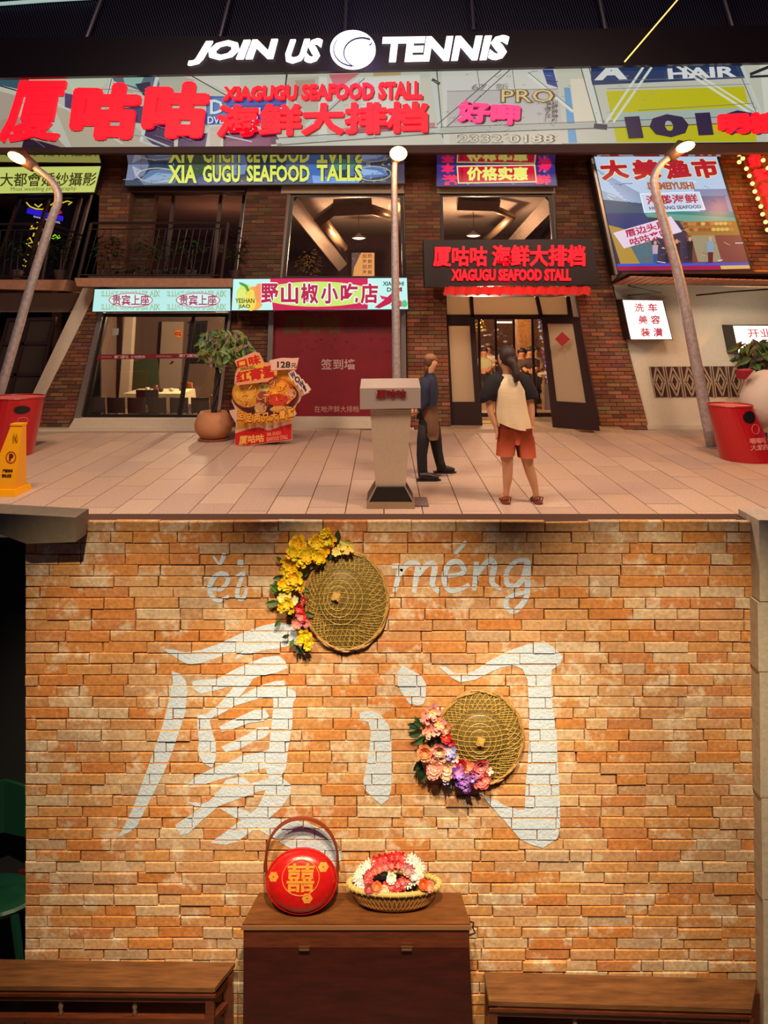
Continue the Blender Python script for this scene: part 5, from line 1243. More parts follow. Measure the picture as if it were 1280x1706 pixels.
for k,(px,py,Y,s,lab) in enumerate(((175,470,11.95,.3,'dark potted plant at the left end of the middle balcony'),(262,470,11.95,.34,'dark potted plant in the middle of the middle balcony'),(318,470,11.95,.36,'dark potted plant toward the right of the middle balcony'),(392,470,12.1,.25,'dark plant at the right return of the middle balcony'),(28,472,11.95,.32,'dark potted plant on the left edge balcony, left of the neon'),(100,472,11.95,.3,'dark potted plant on the left edge balcony, right of the lamp post'))):
    c = W(px,py,Y); c.z = W(0,464,11.6).z; o = thing('balcony_plant', tuple(c), lab, 'plant')
    b = MB(); b.lathe([(.07,0),(.1,.16),(.09,.16)], 12, Matrix.Translation(c)); add('pot', b, mat('dark_pot', (60,42,40), .7), o)
    b = MB(); b.tube([c+Vector((0,0,.1)), c+Vector((.03,0,.5))], .012, 5); add('stem', b, mat('stem_dark', (50,40,30), .8), o)
    leaves(o, c+Vector((0,0,.52)), s*.75, .18, .24, 70, .13, (34,54,30), M_LEAF, 'foliage', 'stuff', k+20)
o = thing('planter_trough', tuple(W(250,462,11.9)), 'long low planter of dark leaves along the middle balcony floor', 'planter')
c0_, c1_ = W(150,463,11.9), W(355,463,11.9); c0_.z = c1_.z = W(0,464,11.6).z
b = MB(); b.box(c0_.x,c1_.x,11.82,11.98,c0_.z,c0_.z+.08); add('trough', b, mat('dark_pot', ), o)
leaves(o, (c0_+c1_)/2+Vector((0,0,.13)), 1.0, .1, .07, 150, .1, (30,44,28), M_LEAF, 'foliage', 'stuff', 41)
# neon shapes in the far left upper window
def neon(pts_list, Y, label, col, name='neon_sign', r=.012):
    b = MB()
    for pts in pts_list: b.tube([W(x,y,Y) for x,y in pts], r, 5)
    m = mat('neon_%d_%d_%d' % col, col, emit=1.0)
    return add(name, b, m, label=label, cat='neon sign')
neon([[(44,337),(50,344),(60,348),(72,349),(76,342)],[(58,340),(64,345),(70,340)],[(84,342),(90,338),(95,340)],[(104,338),(112,335),(120,337),(114,341)]], 12.75, 'yellow neon scribble at the top of the far left upper window', (232,216,70))
neon([[(56,372),(52,378),(58,380),(50,382)],[(62,370),(66,376),(60,382)],[(46,400),(50,396),(54,404),(44,406),(52,412)],[(57,388),(55,394)],[(62,396),(66,414)],[(46,424),(48,424)],[(40,432),(44,436)],[(38,442),(44,444)],[(30,450),(40,454),(28,456)],[(72,382),(66,386)]], 12.75, 'column of small yellow neon shapes in the far left upper window', (226,206,60))
neon([[(96,346),(102,344),(98,350),(103,354),(97,356)]], 12.75, 'small pink neon star beside the blue sign in the far left window', (240,30,140))
neon([[(88,394),(92,391),(96,395),(90,398),(86,396)],[(98,392),(100,396),(94,398)]], 12.75, 'green neon leaf in the far left upper window', (150,230,40))
o = thing('blue_neon_board', tuple(W(74,372,12.8)), 'tilted bright blue lit board in the far left upper window', 'neon sign')
b = MB(); b.slab([(46,346),(104,360),(103,368),(44,355)], 12.8, .04); add('board', b, mat('neon_blue', (40,20,235), emit=1.0), o)
p = Print(12.79); p.t('BANG BANG BANG', [(56,359),(100,369),(100,373),(56,362)], (190,200,255), .03); add('lettering', p.mb, M_SIGNLIT, o)

# ------------------------------------------------------------ street lamps
M_POLE = mat('lamp_pole_metal', (176,166,166), .5, .5, bump=.15, scale=20, var=.25)
M_GLOW = mat('sodium_lamp', (255,226,150), emit=2.6)
def street_lamp(path, rad, head, hr, label, Y, ang=0):
    P = [W(x,y,Y) for x,y in path]; P[0].z = 0
    o = thing('street_lamp', tuple(P[0]), label, 'street lamp')
    sp = []
    for i in range(len(P)-1):
        for k in range(3):
            t = k/3; a,b_,c,d = P[max(i-1,0)],P[i],P[i+1],P[min(i+2,len(P)-1)]
            sp.append(.5*((2*b_)+(c-a)*t+(2*a-5*b_+4*c-d)*t*t+(3*b_-3*c+d-a)*t**3) if i > 1 else b_+(c-b_)*t)
    sp.append(P[-1]); n = len(sp)
    b = MB(); b.tube(sp, [rad[0]+(rad[1]-rad[0])*min(1,i/n*1.1) for i in range(n)], 12); add('pole', b, M_POLE, o, smooth=True)
    b = MB(); b.tube([P[0], P[0]+(P[1]-P[0])*.03], rad[0]*1.5, 12); add('base_collar', b, M_POLE, o)
    h = W(*head,Y-.02); M = Matrix.Rotation(ang,4,'Y'); 
    b = MB(); b.ball(h+Vector((0,.05,.035)), hr[0]*1.1, .11, hr[1]*.8, 14, M); b.tube([P[-1], h+Vector((0,.05,.03))], [rad[1]*1.6, rad[1]*2.2], 8); lh = add('lamp_head', b, mat('lamp_head_grey', (90,64,50), .5), o, smooth=True)
    b = MB(); b.ball(h+Vector((0,-.05,-.01)), hr[0], .07, hr[1], 14, M); add('lamp_glass', b, M_GLOW, lh, smooth=True)
    light('street_lamp_light', 'POINT', tuple(h+Vector((0,-.3,-.2))), 24, (255,178,96), .12)
    return o
street_lamp([(-28,748),(4,640),(50,480),(84,372),(97,335),(93,312),(80,296),(58,279)], (.072,.05), (31,263), (.15,.07), 'grey lamp post leaning in at the left edge, lamp lit orange', 10.6, .5)
street_lamp([(663,742),(661,640),(659,480),(658,372),(657,300),(658,270)], (.07,.04), (664,256), (.13,.11), 'lamp post in the middle of the shop front, behind the lectern', 10.6)
street_lamp([(1188,748),(1167,640),(1136,480),(1112,390),(1095,330),(1090,300),(1098,278),(1114,263)], (.09,.05), (1140,245), (.15,.075), 'mottled grey lamp post standing on the paving at the right', 10.6, -.35)

# ------------------------------------------------------------ street furniture
def leafplant(name, base, label, pot, trunk_top, crown_c, cr, n, L, col, seed, Y):
    o = thing(name, base, label, 'potted plant'); pot(o)
    b = MB(); p0 = Vector(base)+Vector((0,0,.35)); 
    for s in (0,2.1,4.2):
        b.tube([p0.lerp(Vector(trunk_top),t/8)+Vector((.028*math.cos(s+t*.9),.028*math.sin(s+t*.9),0)) for t in range(9)], .024, 7)
    add('trunk', b, mat('braided_trunk', (46,34,28), .8, bump=.3, scale=40), o, smooth=True)
    r = random.Random(seed)
    protos = []
    for i in range(n):
        th = r.uniform(0,6.28); ph = r.uniform(-.9,1); q = r.uniform(.45,1); pos = Vector(crown_c)+Vector((cr[0]*math.cos(th)*math.sqrt(max(0,1-ph*ph))*q, cr[1]*math.sin(th)*math.sqrt(max(0,1-ph*ph))*q, cr[2]*ph*q))
        if i < 6:
            b = MB(); cc = tuple(int(v*r.uniform(.75,1.25)) for v in col); leafq(b, (0,0,0), (0,0,-1), L, L*.36, up=(0,-1,0), col=cc)
            me = add('leaf', b, M_LEAF, o, local=True); protos.append(me); lf = me
        else: lf = protos[i%6].copy(); COL.objects.link(lf)
        lf.location = pos-Vector(base); lf.rotation_euler = (r.uniform(-.9,.9), r.uniform(-1.2,1.2), r.uniform(0,6.28)); s = r.uniform(.8,1.25); lf.scale = (s,s,s)
    return o
Yp = GY(733); pb = W(356,737,Yp); pb.z = 0; k_ = Yp/FPX
def pot1(o):
    b = MB(); b.lathe([(.12,.03),(.2,.05),(.27,.16),(.28,.26),(.24,.38),(.19,.45),(.175,.44),(.16,.40),(.01,.39)], 24, Matrix.Translation(pb), sx=1.05); add('pot', b, mat('terracotta', (190,128,88), .75, bump=.1, scale=30, var=.08), o, smooth=True)
    b = MB(); b.lathe([(.001,0),(.22,0),(.25,.035),(.22,.03),(.001,.028)], 24, Matrix.Translation(pb)); add('saucer', b, mat('saucer', (170,112,80), .7), o)
leafplant('money_tree', tuple(pb), 'potted money tree with round green crown, left of the crab cutout sign', pot1, W(364,612,Yp), W(374,576,Yp), (42*k_,.36,34*k_), 290, .18, (112,134,98), 3, Yp)
b = MB(); pf = W(0,0,1)
Yq = 11.3; qb = W(1262,690,Yq); qb.z = 0
def pot2(o):
    b = MB(); b.lathe([(.14,.0),(.22,.3),(.26,.52),(.23,.52),(.01,.48)], 22, Matrix.Translation(qb)); add('pot', b, mat('white_pot', (196,180,160), .5), o, smooth=True)
leafplant('money_tree', tuple(qb), 'bushy green potted tree at the right edge, in front of the lit sign', pot2, W(1264,600,Yq), W(1264,586,Yq), (36*Yq/FPX,.3,26*Yq/FPX), 200, .24, (84,104,52), 6, Yq)

# crab cutout sign (flat printed board)
YC = GY(741); o = thing('cutout_sign', tuple(W(440,741,YC)), 'shaped yellow and red advertising cutout of crabs in a bowl, price 128', 'sign')
outl = [(391,745),(393,705),(384,690),(382,684),(392,682),(386,668),(388,655),(398,642),(390,640),(392,622),(396,612),(392,600),(424,586),(432,588),(440,604),(448,604),(450,600),(498,596),(494,616),(486,620),(494,626),(516,654),(503,660),(500,668),(490,678),(494,690),(486,698),(487,733)]
b = MB(); b.slab(outl, YC, .03); add('board', b, mat('cutout_edge', (214,170,150), .6), o)
b = MB(); b.obox(W(438,735,YC+.2), .5, .36, .02); b.obox(W(438,700,YC+.05)+Vector((0,.05,-.05)), .04, .04, .6, rx=-.25); add('stand', b, M_DARKMETAL, o)
p = Print(YC, .0012)
p.p([(393,640),(440,606),(484,620),(500,660),(488,690),(486,700),(394,716),(396,700)], (222,160,40)); p.p([(392,744),(392,720),(420,714),(432,712),(447,718),(470,710),(486,706),(486,732)], (196,18,20)); p.p([(392,722),(392,716),(420,710),(432,708),(447,713),(486,700),(486,705),(470,709),(447,717),(432,711),(420,713)], (232,170,140))
p.ell(442,660,56,33,(110,40,20)); p.ell(442,662,52,30,(70,20,30)); p.ell(412,654,25,25,(206,140,40)); p.ell(408,650,18,19,(224,166,60)); p.ell(466,654,24,24,(230,100,20)); p.ell(466,648,17,15,(244,160,30)); p.ell(462,666,18,10,(206,60,20))
p.ell(438,668,11,16,(150,60,50)); p.ell(434,680,10,10,(200,150,90)); p.ell(440,645,10,7,(190,180,100)); p.ell(486,656,8,9,(226,150,110)); p.ell(450,634,16,5,(200,120,80)); p.ell(470,682,20,6,(220,160,80))
for k in range(90):
    a = R.uniform(0,6.28); q_ = R.random()**.5; x = 442+50*q_*math.cos(a); y = 660+28*q_*math.sin(a); t = R.uniform(0,3.1); L = R.uniform(3,9)
    p.ln((x,y),(x+L*math.cos(t),y+L*math.sin(t)),1.1,R.choice([(240,190,90),(180,50,20),(120,30,30),(250,140,40),(230,220,160),(90,20,40)]))
p.p([(391,602),(424,588),(432,590),(442,606),(448,604),(462,606),(462,624),(446,636),(394,642),(392,626),(397,614)], (226,150,110)); p.p([(394,604),(424,591),(430,592),(440,608),(459,608),(459,622),(444,632),(397,638),(395,628),(400,614)], (228,170,60))
p.t('口味', [(394,601),(432,589),(436,606),(396,614)], (196,16,16), .05); p.t('红膏蟹', [(393,620),(458,606),(460,628),(394,639)], (196,16,16), .05); p.t('XIAGUGU', [(400,612),(424,608),(424,614),(400,618)], (60,20,20), .02)
p.p([(450,600),(470,596),(497,597),(493,615),(452,617)], (226,180,160)); p.t('128', bb(462,602,484,613), (20,14,14), .03); p.t('元', bb(485,605,494,613), (20,14,14), .02)
for i,ch in enumerate('WOW!'):
    x = 482+i*7.2; y = 620+i*7.4; p.p([(x-2,y+2),(x+8,y-4),(x+15,y+7),(x+4,y+15)], (232,196,170))
for i,ch in enumerate('WOW!'):
    x = 482+i*7.2; y = 620+i*7.4; p.t(ch, [(x,y+2),(x+(7.5 if ch != '!' else 4),y-2),(x+(12.5 if ch != '!' else 8),y+7),(x+5,y+12)], (24,30,90), .04)
for i,ch in enumerate('足足两只大膏蟹'):
    x = 394+i*14; y = 690-((i-1.2)/6)**2*14+(0 if i > 0 else -3); p.t(ch, [(x,y-1),(x+13,y-3),(x+13,y+15),(x,y+17)], (140,16,14), .09); p.t(ch, [(x+1,y),(x+12,y-2),(x+12,y+13),(x+1,y+15)], (232,170,60), .03)
p.t('厦咕咕', [(399,726),(440,723),(440,736),(398,741)], (230,170,80), .04); p.t('XIA GUGU', [(444,721),(468,718),(468,724),(444,727)], (226,150,110), .02); p.t('SEAFOOD STALL', [(444,729),(480,724),(480,731),(444,736)], (226,150,110), .02)
add('print', p.mb, M_PRINT, o)

# lectern
YLc = GY(845); o = thing('lectern', tuple(W(651,846,YLc)), 'tall brushed-steel lectern with red characters on its top, standing on the paving', 'lectern')
def fr(b, q, T, bev=0): b.slab(q, YLc-.0, T)
b = MB(); f = [W(x,y,YLc) for x,y in ((617,682),(686,682),(676,812),(626,812))]; bk_ = [W(x,y,YLc)+Vector((0,.3,0)) for x,y in ((619,682),(684,682),(674,812),(628,812))]; b.prism(f,bk_); M_LEC = mat('lectern_steel', (206,186,160), .38, .35, bump=.05, scale=20, var=.05); add('column', b, M_LEC, o)
b = MB(); f = [W(x,y,YLc-.04) for x,y in ((600,647),(701,646),(701,680),(600,682))]; bk_ = [p_+Vector((0,.42,.06)) for p_ in f[:2]]+[p_+Vector((0,.42,0)) for p_ in f[2:]]; b.prism(f,bk_); add('desk_top', b, mat('top_steel', (190,176,164), .35, .35), o)
b = MB(); f = [W(x,y,YLc-.04) for x,y in ((626,812),(676,812),(690,837),(611,837))]; b.prism(f,[p_+Vector((0,.4,0)) for p_ in f]); add('foot', b, M_BLACK, o)
b = MB(); f = [W(x,y,YLc-.06) for x,y in ((611,837),(691,837),(691,846),(611,846))]; f[2].z = f[3].z = 0; b.prism(f,[p_+Vector((0,.44,0)) for p_ in f]); add('plinth', b, mat('plinth_steel', (170,146,120), .35, .4), o)
b = MB(); b.slab([(612,836),(626,811),(628,811),(615,837)], YLc-.05, .03); b.slab([(676,811),(674,811),(688,837),(690,836)], YLc-.05, .03); add('foot_trim', b, M_STEEL, o)
b = MB(); txt(b, '厦咕咕', bb(627,649,677,664), YLc-.052, .01, .05); add('lettering', b, mat('lectern_red', (120,16,26), .5), o)
b = MB(); b.tube([W(626,648,YLc+.1), W(626,648,YLc+.1)+Vector((0,0,.05)), W(629,655,YLc-.05)], .006, 5); add('microphone_cable', b, mat('white_cable', (210,200,180), .5), o)
b = MB(); b.box(W(640,0,YLc+.3).x, W(712,0,YLc+.3).x, YLc+.02, YLc+.36, .001, .012); add('floor_plate', b, mat('dark_plate', (110,90,84), .6), label='thin dark plate on the paving beside the foot of the lectern', cat='floor plate')

# litter bins
def discfan(b, cx, cy, rx, ry, sf, n=20):
    p = [sf(cx+rx*math.cos(2*math.pi*i/n), cy+ry*math.sin(2*math.pi*i/n), -.01) for i in range(n)]; c = sf(cx, cy, -.01)
    for i in range(n): b.poly([c, p[i], p[(i+1)%n]])
def bin_(bl_px, br_px, tl_px, tr_px, label, Yb, face_txt):
    o = thing('litter_bin', tuple(W((bl_px[0]+br_px[0])/2, 0, Yb)[:2])+(0,), label, 'litter bin')
    c0_ = W((bl_px[0]+br_px[0])/2,0,Yb); c1_ = W((tl_px[0]+tr_px[0])/2, (tl_px[1]+tr_px[1])/2, Yb); r0 = (br_px[0]-bl_px[0])/2*Yb/FPX; r1 = (tr_px[0]-tl_px[0])/2*Yb/FPX
    n = 32; b = MB(); K = 8
    def at(t, a, e=0): return Vector((c0_.x+(c1_.x-c0_.x)*t+(r0+(r1-r0)*t+e)*math.cos(a), Yb+r0*.9+(r0+(r1-r0)*t+e)*math.sin(a)*.9, c1_.z*t))
    for i in range(K+1):
        for j in range(n): b.v.append(tuple(at(i/K, 2*math.pi*j/n)))
    for i in range(K):
        for j in range(n): q_=(j+1)%n; b.face((i*n+j,i*n+q_,(i+1)*n+q_,(i+1)*n+j))
    b.face(range(n-1,-1,-1)); add('body', b, mat('bin_red', (176,14,24), .3, coat=.3), o, smooth=False)
    b = MB(); b.tube([at(1,2*math.pi*j/n) for j in range(n+1)], .012, 6, cap=False); add('rim', b, mat('bin_rim', (160,16,24), .35), o)
    b = MB(); b.poly([at(.99,2*math.pi*j/n,-.01) for j in range(n)]); add('lid', b, mat('bin_lid', (226,110,104), .5), o)
    def sf(px, py, d):   # a point on the front of the bin seen at px,py
        z = CAMZ-(py-HY)/FPX*Yb; t = z/c1_.z; cx_ = c0_.x+(c1_.x-c0_.x)*t; rr = r0+(r1-r0)*t; X = (px-CX)/FPX*Yb; s = max(-.98,min(.98,(X-cx_)/rr)); a = -math.acos(s)
        return at(t, a, .008-d*.2)
    return o, sf
o, sf = bin_((1222,773),(1312,773),(1199,677),(1272,682), 'red litter bin with white lettering at the right edge of the paving', GY(773), 0)
b = MB(); discfan(b, 1253, 696, 12, 10, sf); add('slot', b, M_BLACK, o)
mw = mat('bin_lettering', (226,140,130), .6)
b = MB(); txt(b, '嘀嘀咕', bb(1251,730,1282,740), 0, .002, .03, fn=sf); txt(b, '大家的', bb(1252,741,1284,751), 0, .002, .03, fn=sf); add('lettering', b, mw, o)
b = MB(); b.tube([sf(1262+7*math.cos(t),716+8*math.sin(t*1.0),-.02) for t in [i*.35 for i in range(19)]], .003, 4); add('round_emblem', b, mw, o)
o, sf = bin_((-60,765),(32,765),(-42,668),(52,664), 'red litter bin at the left edge, behind the yellow warning sign', GY(765), 0)
b = MB(); discfan(b, 31, 684, 10, 7, sf); add('slot', b, M_BLACK, o)
b = MB(); b.tube([sf(31+6*math.cos(t),702+5*math.sin(t),-.02) for t in [i*.35 for i in range(19)]], .003, 4); add('round_emblem', b, mw, o)

# yellow warning sign (four-sided pillar)
YW = GY(826); o = thing('warning_sign', tuple(W(10,828,YW))[:2]+(0,), 'yellow plastic no-parking floor sign at the left edge', 'floor sign')
my = mat('yellow_plastic', (244,170,10), .4)
zt_ = W(0,709,YW).z; xr = W(24,0,YW).x
def ring4(z, xl, xr_, y0, y1): return [Vector((xl,y0,z)),Vector((xr_,y0,z)),Vector((xr_,y1,z)),Vector((xl,y1,z))]
xL = lambda px: (px-CX)/FPX*YW
b = MB(); b.prism(ring4(zt_, xL(14), xL(33), YW+.06, YW+.14), ring4(.06, xL(-24), xL(24), YW+.0, YW+.26)); add('body', b, my, o)
b = MB(); b.prism(ring4(.07, xL(-32), xL(27), YW-.03, YW+.3), ring4(0, xL(-38), xL(30), YW-.05, YW+.32)); add('base', b, my, o)
b = MB(); b.prism(ring4(zt_+.012, xL(13), xL(34), YW+.05, YW+.15), ring4(zt_-.008, xL(13), xL(34), YW+.05, YW+.15)); add('top_cap', b, my, o)
def wf(px, py, d):
    z = CAMZ-(py-HY)/FPX*YW; t = (z-.06)/(zt_-.06); return Vector((xL(px), YW+.06*t-.003+d*.1, z))
b = MB(); b.cur = (170,30,10)
rg = lambda r0,r1: [b.poly([wf(16+r*1.0*math.cos(t0),763+r*1.15*math.sin(t0),0) for r,t0 in ((r0,a),(r1,a),(r1,a+.28),(r0,a+.28))]) for a in [i*.285 for i in range(22)]]
rg(7.2,8.8); b.cur = (60,20,10); txt(b, 'P', bb(13,757,20,769), 0, .002, .06, fn=wf, col=(60,20,10)); txt(b, '小心', bb(17,723,26,740), 0, .002, .03, fn=wf, col=(110,60,10)); txt(b, '严禁停车', bb(3,782,20,788), 0, .002, .06, fn=wf, col=(50,20,14)); txt(b, '请勿占道', bb(2,790,18,796), 0, .002, .06, fn=wf, col=(50,20,14))
add('lettering', b, M_PRINT, o)
b = MB(); b.box(W(46,0,11).x-.25, W(46,0,11).x+.25, 10.7, 11.1, .001, .004); add('manhole_cover', b, mat('dark_plate', ), label='dark round-cornered service plate in the paving near the left pier', cat='floor plate')

# rounded white shell seat at the right edge
YE = GY(757); c = W(1272,665,YE)
o = thing('shell_seat', (c.x, YE, 0), 'large rounded white plastic shell with dark red inside, right edge behind the red bin', 'seat')
b = MB(); Me = Matrix.Translation(c) @ Matrix.Rotation(.25,4,'Y'); rx_, rz_ = 36*YE/FPX, 50*YE/FPX
b.ball(c, rx_, .3, rz_, 24, Matrix.Rotation(.22,4,'Y')); add('shell', b, mat('shell_white', (206,192,178), .6), o, smooth=True)
b = MB(); b.slab([(1240,618),(1257,616),(1249,626),(1242,633)], YE-.2, .25); add('inner_lining', b, mat('shell_red', (150,16,40), .5), o)
b = MB(); b.lathe([(.16,0),(.17,.03),(.06,.06),(.05,.3)], 18, Matrix.Translation((c.x,YE,0))); add('foot', b, M_DARKMETAL, o)

# ------------------------------------------------------------ people
def skin_mesh(pts, edges, root=0, sub=2):
    me = bpy.data.meshes.new('tmp'); me.from_pydata([p for p, r in pts], edges, [])
    o = bpy.data.objects.new('tmp', me); COL.objects.link(o)
    o.modifiers.new('s', 'SKIN'); sm = o.modifiers.new('u', 'SUBSURF'); sm.levels = sub
    for i, (p, r) in enumerate(pts):
        me.skin_vertices[0].data[i].radius = (r, r) if not isinstance(r, tuple) else r
    me.skin_vertices[0].data[root].use_root = True
    dg = bpy.context.evaluated_depsgraph_get(); m2 = bpy.data.meshes.new_from_object(o.evaluated_get(dg))
    b = MB(); b.v = [tuple(v.co) for v in m2.vertices]
    for pl_ in m2.polygons: b.face(tuple(pl_.vertices))
    bpy.data.objects.remove(o); return b
def loft(b, rings, n=20, cap=True):      # rings: (centre, rx, ry)
    base = len(b.v); k = len(rings)
    for c, rx, ry in rings:
        for j in range(n):
            a = 2*math.pi*j/n; b.v.append((c[0]+rx*math.cos(a), c[1]+ry*math.sin(a), c[2]))
    for i in range(k-1):
        for j in range(n): q=(j+1)%n; b.face((base+i*n+j, base+i*n+q, base+(i+1)*n+q, base+(i+1)*n+j))
    if cap: b.face(range(base, base+n)); b.face(range(base+k*n-1, base+(k-1)*n-1, -1))
    return b
def hand(pts, edges, wrist_i, wrist, dirv, side):
    d = Vector(dirv).normalized(); s = Vector(side).normalized(); u = d.cross(s)
    palm = wrist+d*.05; pts.append((palm, (.02,.028))); pi = len(pts)-1; edges.append((wrist_i, pi))
    for k, (o_, L) in enumerate(((-.024,.062),(-.008,.072),(.008,.068),(.022,.052))):
        a = palm+d*.035+s*o_; pts.append((a,.0095)); ai = len(pts)-1; edges.append((pi, ai))
        m_ = a+d*L*.5+u*.006; pts.append((m_,.0085)); mi = len(pts)-1; edges.append((ai, mi)); e = m_+d*L*.42+u*.014; pts.append((e,.007)); edges.append((mi, len(pts)-1))
    a = wrist+d*.025-s*.032; pts.append((a,.011)); ai = len(pts)-1; edges.append((wrist_i, ai)); pts.append((a+d*.035-s*.014,.009)); edges.append((ai, len(pts)-1))
def P3(x, y, Y): return W(x, y, Y)

M_SKIN = mat('skin', (206,150,112), .6, bump=.05, scale=80, var=.05)
# woman seen from behind
YA = GY(838); sh = thing('person', tuple(W(866,840,YA))[:2]+(0,), 'person seen from behind: cream T-shirt with black raglan sleeves, rust shorts, long dark ponytail, sandals', 'person')
pts = []; ed = []
def J(x, y, r, dY=0, link=None):
    pts.append((P3(x,y,YA+dY), r)); i = len(pts)-1
    if link is not None: ed.append((link, i))
    return i
pel = J(858,724,.105); wst = J(855,690,.1,0,pel); chs = J(851,655,.11,0,wst); nk = J(847,626,.055,0,chs); nk2 = J(846,615,.05,-.01,nk)
hd = J(843,604,(.072,.085),-.0,nk2); hd2 = J(842,592,(.078,.09),0,hd); hd3 = J(842,584,.055,.0,hd2)
for sx, xs in ((-1,((843,730,.095),(845,765,.07),(846,778,.058),(846,795,.058),(844,815,.036),(843,829,.033))),(1,((874,730,.095),(878,762,.07),(881,778,.058),(887,795,.056),(892,815,.036),(894,831,.034)))):
    l = pel
    for x,y,r in xs: l = J(x,y,r,0,l)
    f = P3(xs[-1][0], xs[-1][1], YA); pts.append((Vector((f.x-.02*sx*0, f.y+.02, .045)), .034)); i = len(pts)-1; ed.append((l,i))
    pts.append((Vector((f.x+.03*sx, f.y+.15, .035)), .032)); ed.append((i, len(pts)-1))
for sx, xs in ((-1,((832,636,.062),(822,650,.056),(816,670,.045),(818,690,.038),(826,708,.028))),(1,((870,636,.062),(878,650,.056),(884,672,.045),(886,690,.038),(886,708,.028)))):
    l = chs
    for x,y,r in xs: l = J(x,y,r,-.01*(y-636)/20,l)
    hand(pts, ed, l, pts[l][0], (.15 if sx < 0 else .1, -.1, -1), (0,-1,0) if sx > 0 else (0,-1,0))
b = skin_mesh(pts, ed, pel); body = add('body', b, M_SKIN, sh, smooth=True)
b = MB(); e = P3(832,603,YA-.01); b.ball(e+Vector((.015,-.03,0)), .012, .018, .028, 8); add('ear', b, M_SKIN, sh, smooth=True)
b = MB(); f = P3(829,602,YA+.03); b.ball(f+Vector((-.012,.03,0)), .014, .014, .016, 8); b.ball(f+Vector((-.002,.04,-.045)), .014,.014,.008,8); add('nose_and_lips', b, M_SKIN, sh, smooth=True)
k = YA/FPX
def ring(x, y, rx, ry, tilt=0, dY=0): c = P3(x,y,YA+dY); return ((c.x,c.y,c.z), rx*k, ry)
b = MB(); base = 0; n = 28
rings = [(848,623,9,.06,0),(849,628,17,.095,0),(850,637,26,.12,0),(850,650,28,.135,0),(851,668,27,.13,0),(853,688,28,.135,0),(855,700,29.5,.14,2),(857,711,30.5,.142,10)]
for x,y,rx,ry,t in rings:
    for j in range(n):
        a = 2*math.pi*j/n; px = x+rx*math.cos(a); py = y+t*math.cos(a)*.75+(1.2*math.sin(3*a) if y > 670 else 0); c = P3(px,py,YA); b.v.append((c.x, YA+ry*math.sin(a)+(.006*math.sin(a*7+y)), c.z))
for i in range(len(rings)-1):
    for j in range(n): q=(j+1)%n; b.face((i*n+j,i*n+q,(i+1)*n+q,(i+1)*n+j))
tsh = add('t_shirt', b, mat('cream_cotton', (232,208,168), .85, bump=.2, scale=12, stretch=(1,1,4)), sh, smooth=True)
for sx, q_ in ((-1,((838,627,.06),(829,636,.085),(819,652,.08),(812,664,.075),(813,666,.072))),(1,((858,627,.06),(868,636,.085),(877,650,.08),(884,662,.074),(884,664,.072)))):
    b = MB(); b.tube([P3(x,y,YA-.012) for x,y,r in q_], [r for x,y,r in q_], 16, flat=1.25); add('sleeve', b, mat('black_cotton', (24,18,20), .85), tsh, smooth=True)
msh = mat('rust_cloth', (166,68,34), .8, bump=.15, scale=14)
b = MB(); loft(b, [ring(857,698,22,.11), ring(859,712,27,.122), ring(860,728,21,.108), ring(860,739,9,.098)], 24)
loft(b, [ring(846,712,15,.12), ring(844,738,16,.125), ring(842,758,15.5,.115)], 16); loft(b, [ring(871,712,16,.12), ring(875,738,16.5,.125), ring(878,761,15.5,.115)], 16); add('shorts', b, msh, sh, smooth=True)
mh = mat('dark_hair', (44,22,18), .6, bump=.4, scale=50)
b = MB(); b.ball(P3(846,593,YA-.015), .092, .098, .115, 18); b.ball(P3(852,600,YA-.04), .07, .07, .08, 14)
b.tube([P3(x,y,YA-.07-dy) for x,y,dy in ((848,598,0),(855,606,.03),(859,615,.045),(860,624,.06),(862,632,.07),(858,638,.07))], [.055,.045,.038,.045,.036,.008], 12); add('hair', b, mh, sh, smooth=True)
for x,y in ((843,833),(896,835)):
    c = P3(x,y,YA); b = MB(); out = [(-.04,-.06),(.0,-.075),(.04,-.06),(.05,.06),(.045,.16),(.0,.185),(-.045,.16),(-.045,.06)]
    b.plate([(c.x+u,c.y+v,0) for u,v in out], .001, .022); b.tube([(c.x-.045,c.y-.01,.02),(c.x-.045,c.y-.05,.07),(c.x,c.y-.075,.085),(c.x+.045,c.y-.05,.07),(c.x+.045,c.y-.01,.02)], .006, 6); b.tube([(c.x-.048,c.y+.09,.02),(c.x,c.y+.1,.085),(c.x+.048,c.y+.09,.02)], .009, 6)
    add('sandal', b, mat('brown_sandal', (120,60,40), .6), sh)

# waiter with head raised, seen from the side
YB2 = GY(796); wt = thing('person', tuple(W(715,800,YB2))[:2]+(0,), 'person in profile looking up: cap, navy long-sleeved top, brown waist apron, black trousers', 'person')
pts = []; ed = []
def J2(x, y, r, dY=0, link=None):
    pts.append((P3(x,y,YB2+dY), r)); i = len(pts)-1
    if link is not None: ed.append((link, i))
    return i
pel = J2(716,690,.09); w2 = J2(716,668,.085,0,pel); ch = J2(716,645,.09,0,w2); n1 = J2(715,624,.045,0,ch); h1 = J2(718,608,(.062,.068),0,n1); h2 = J2(719,600,(.068,.072),0,h1); J2(719,594,.05,0,h2)
nose = J2(728,606,.014,0,h2)
for dY, xs in ((-.06,((710,706,.08),(705,735,.064),(703,755,.05),(704,780,.04),(706,792,.034))),(.08,((721,706,.08),(726,732,.064),(729,752,.05),(733,770,.038),(736,780,.034)))):
    l = pel
    for x,y,r in xs: l = J2(x,y,r,dY,l)
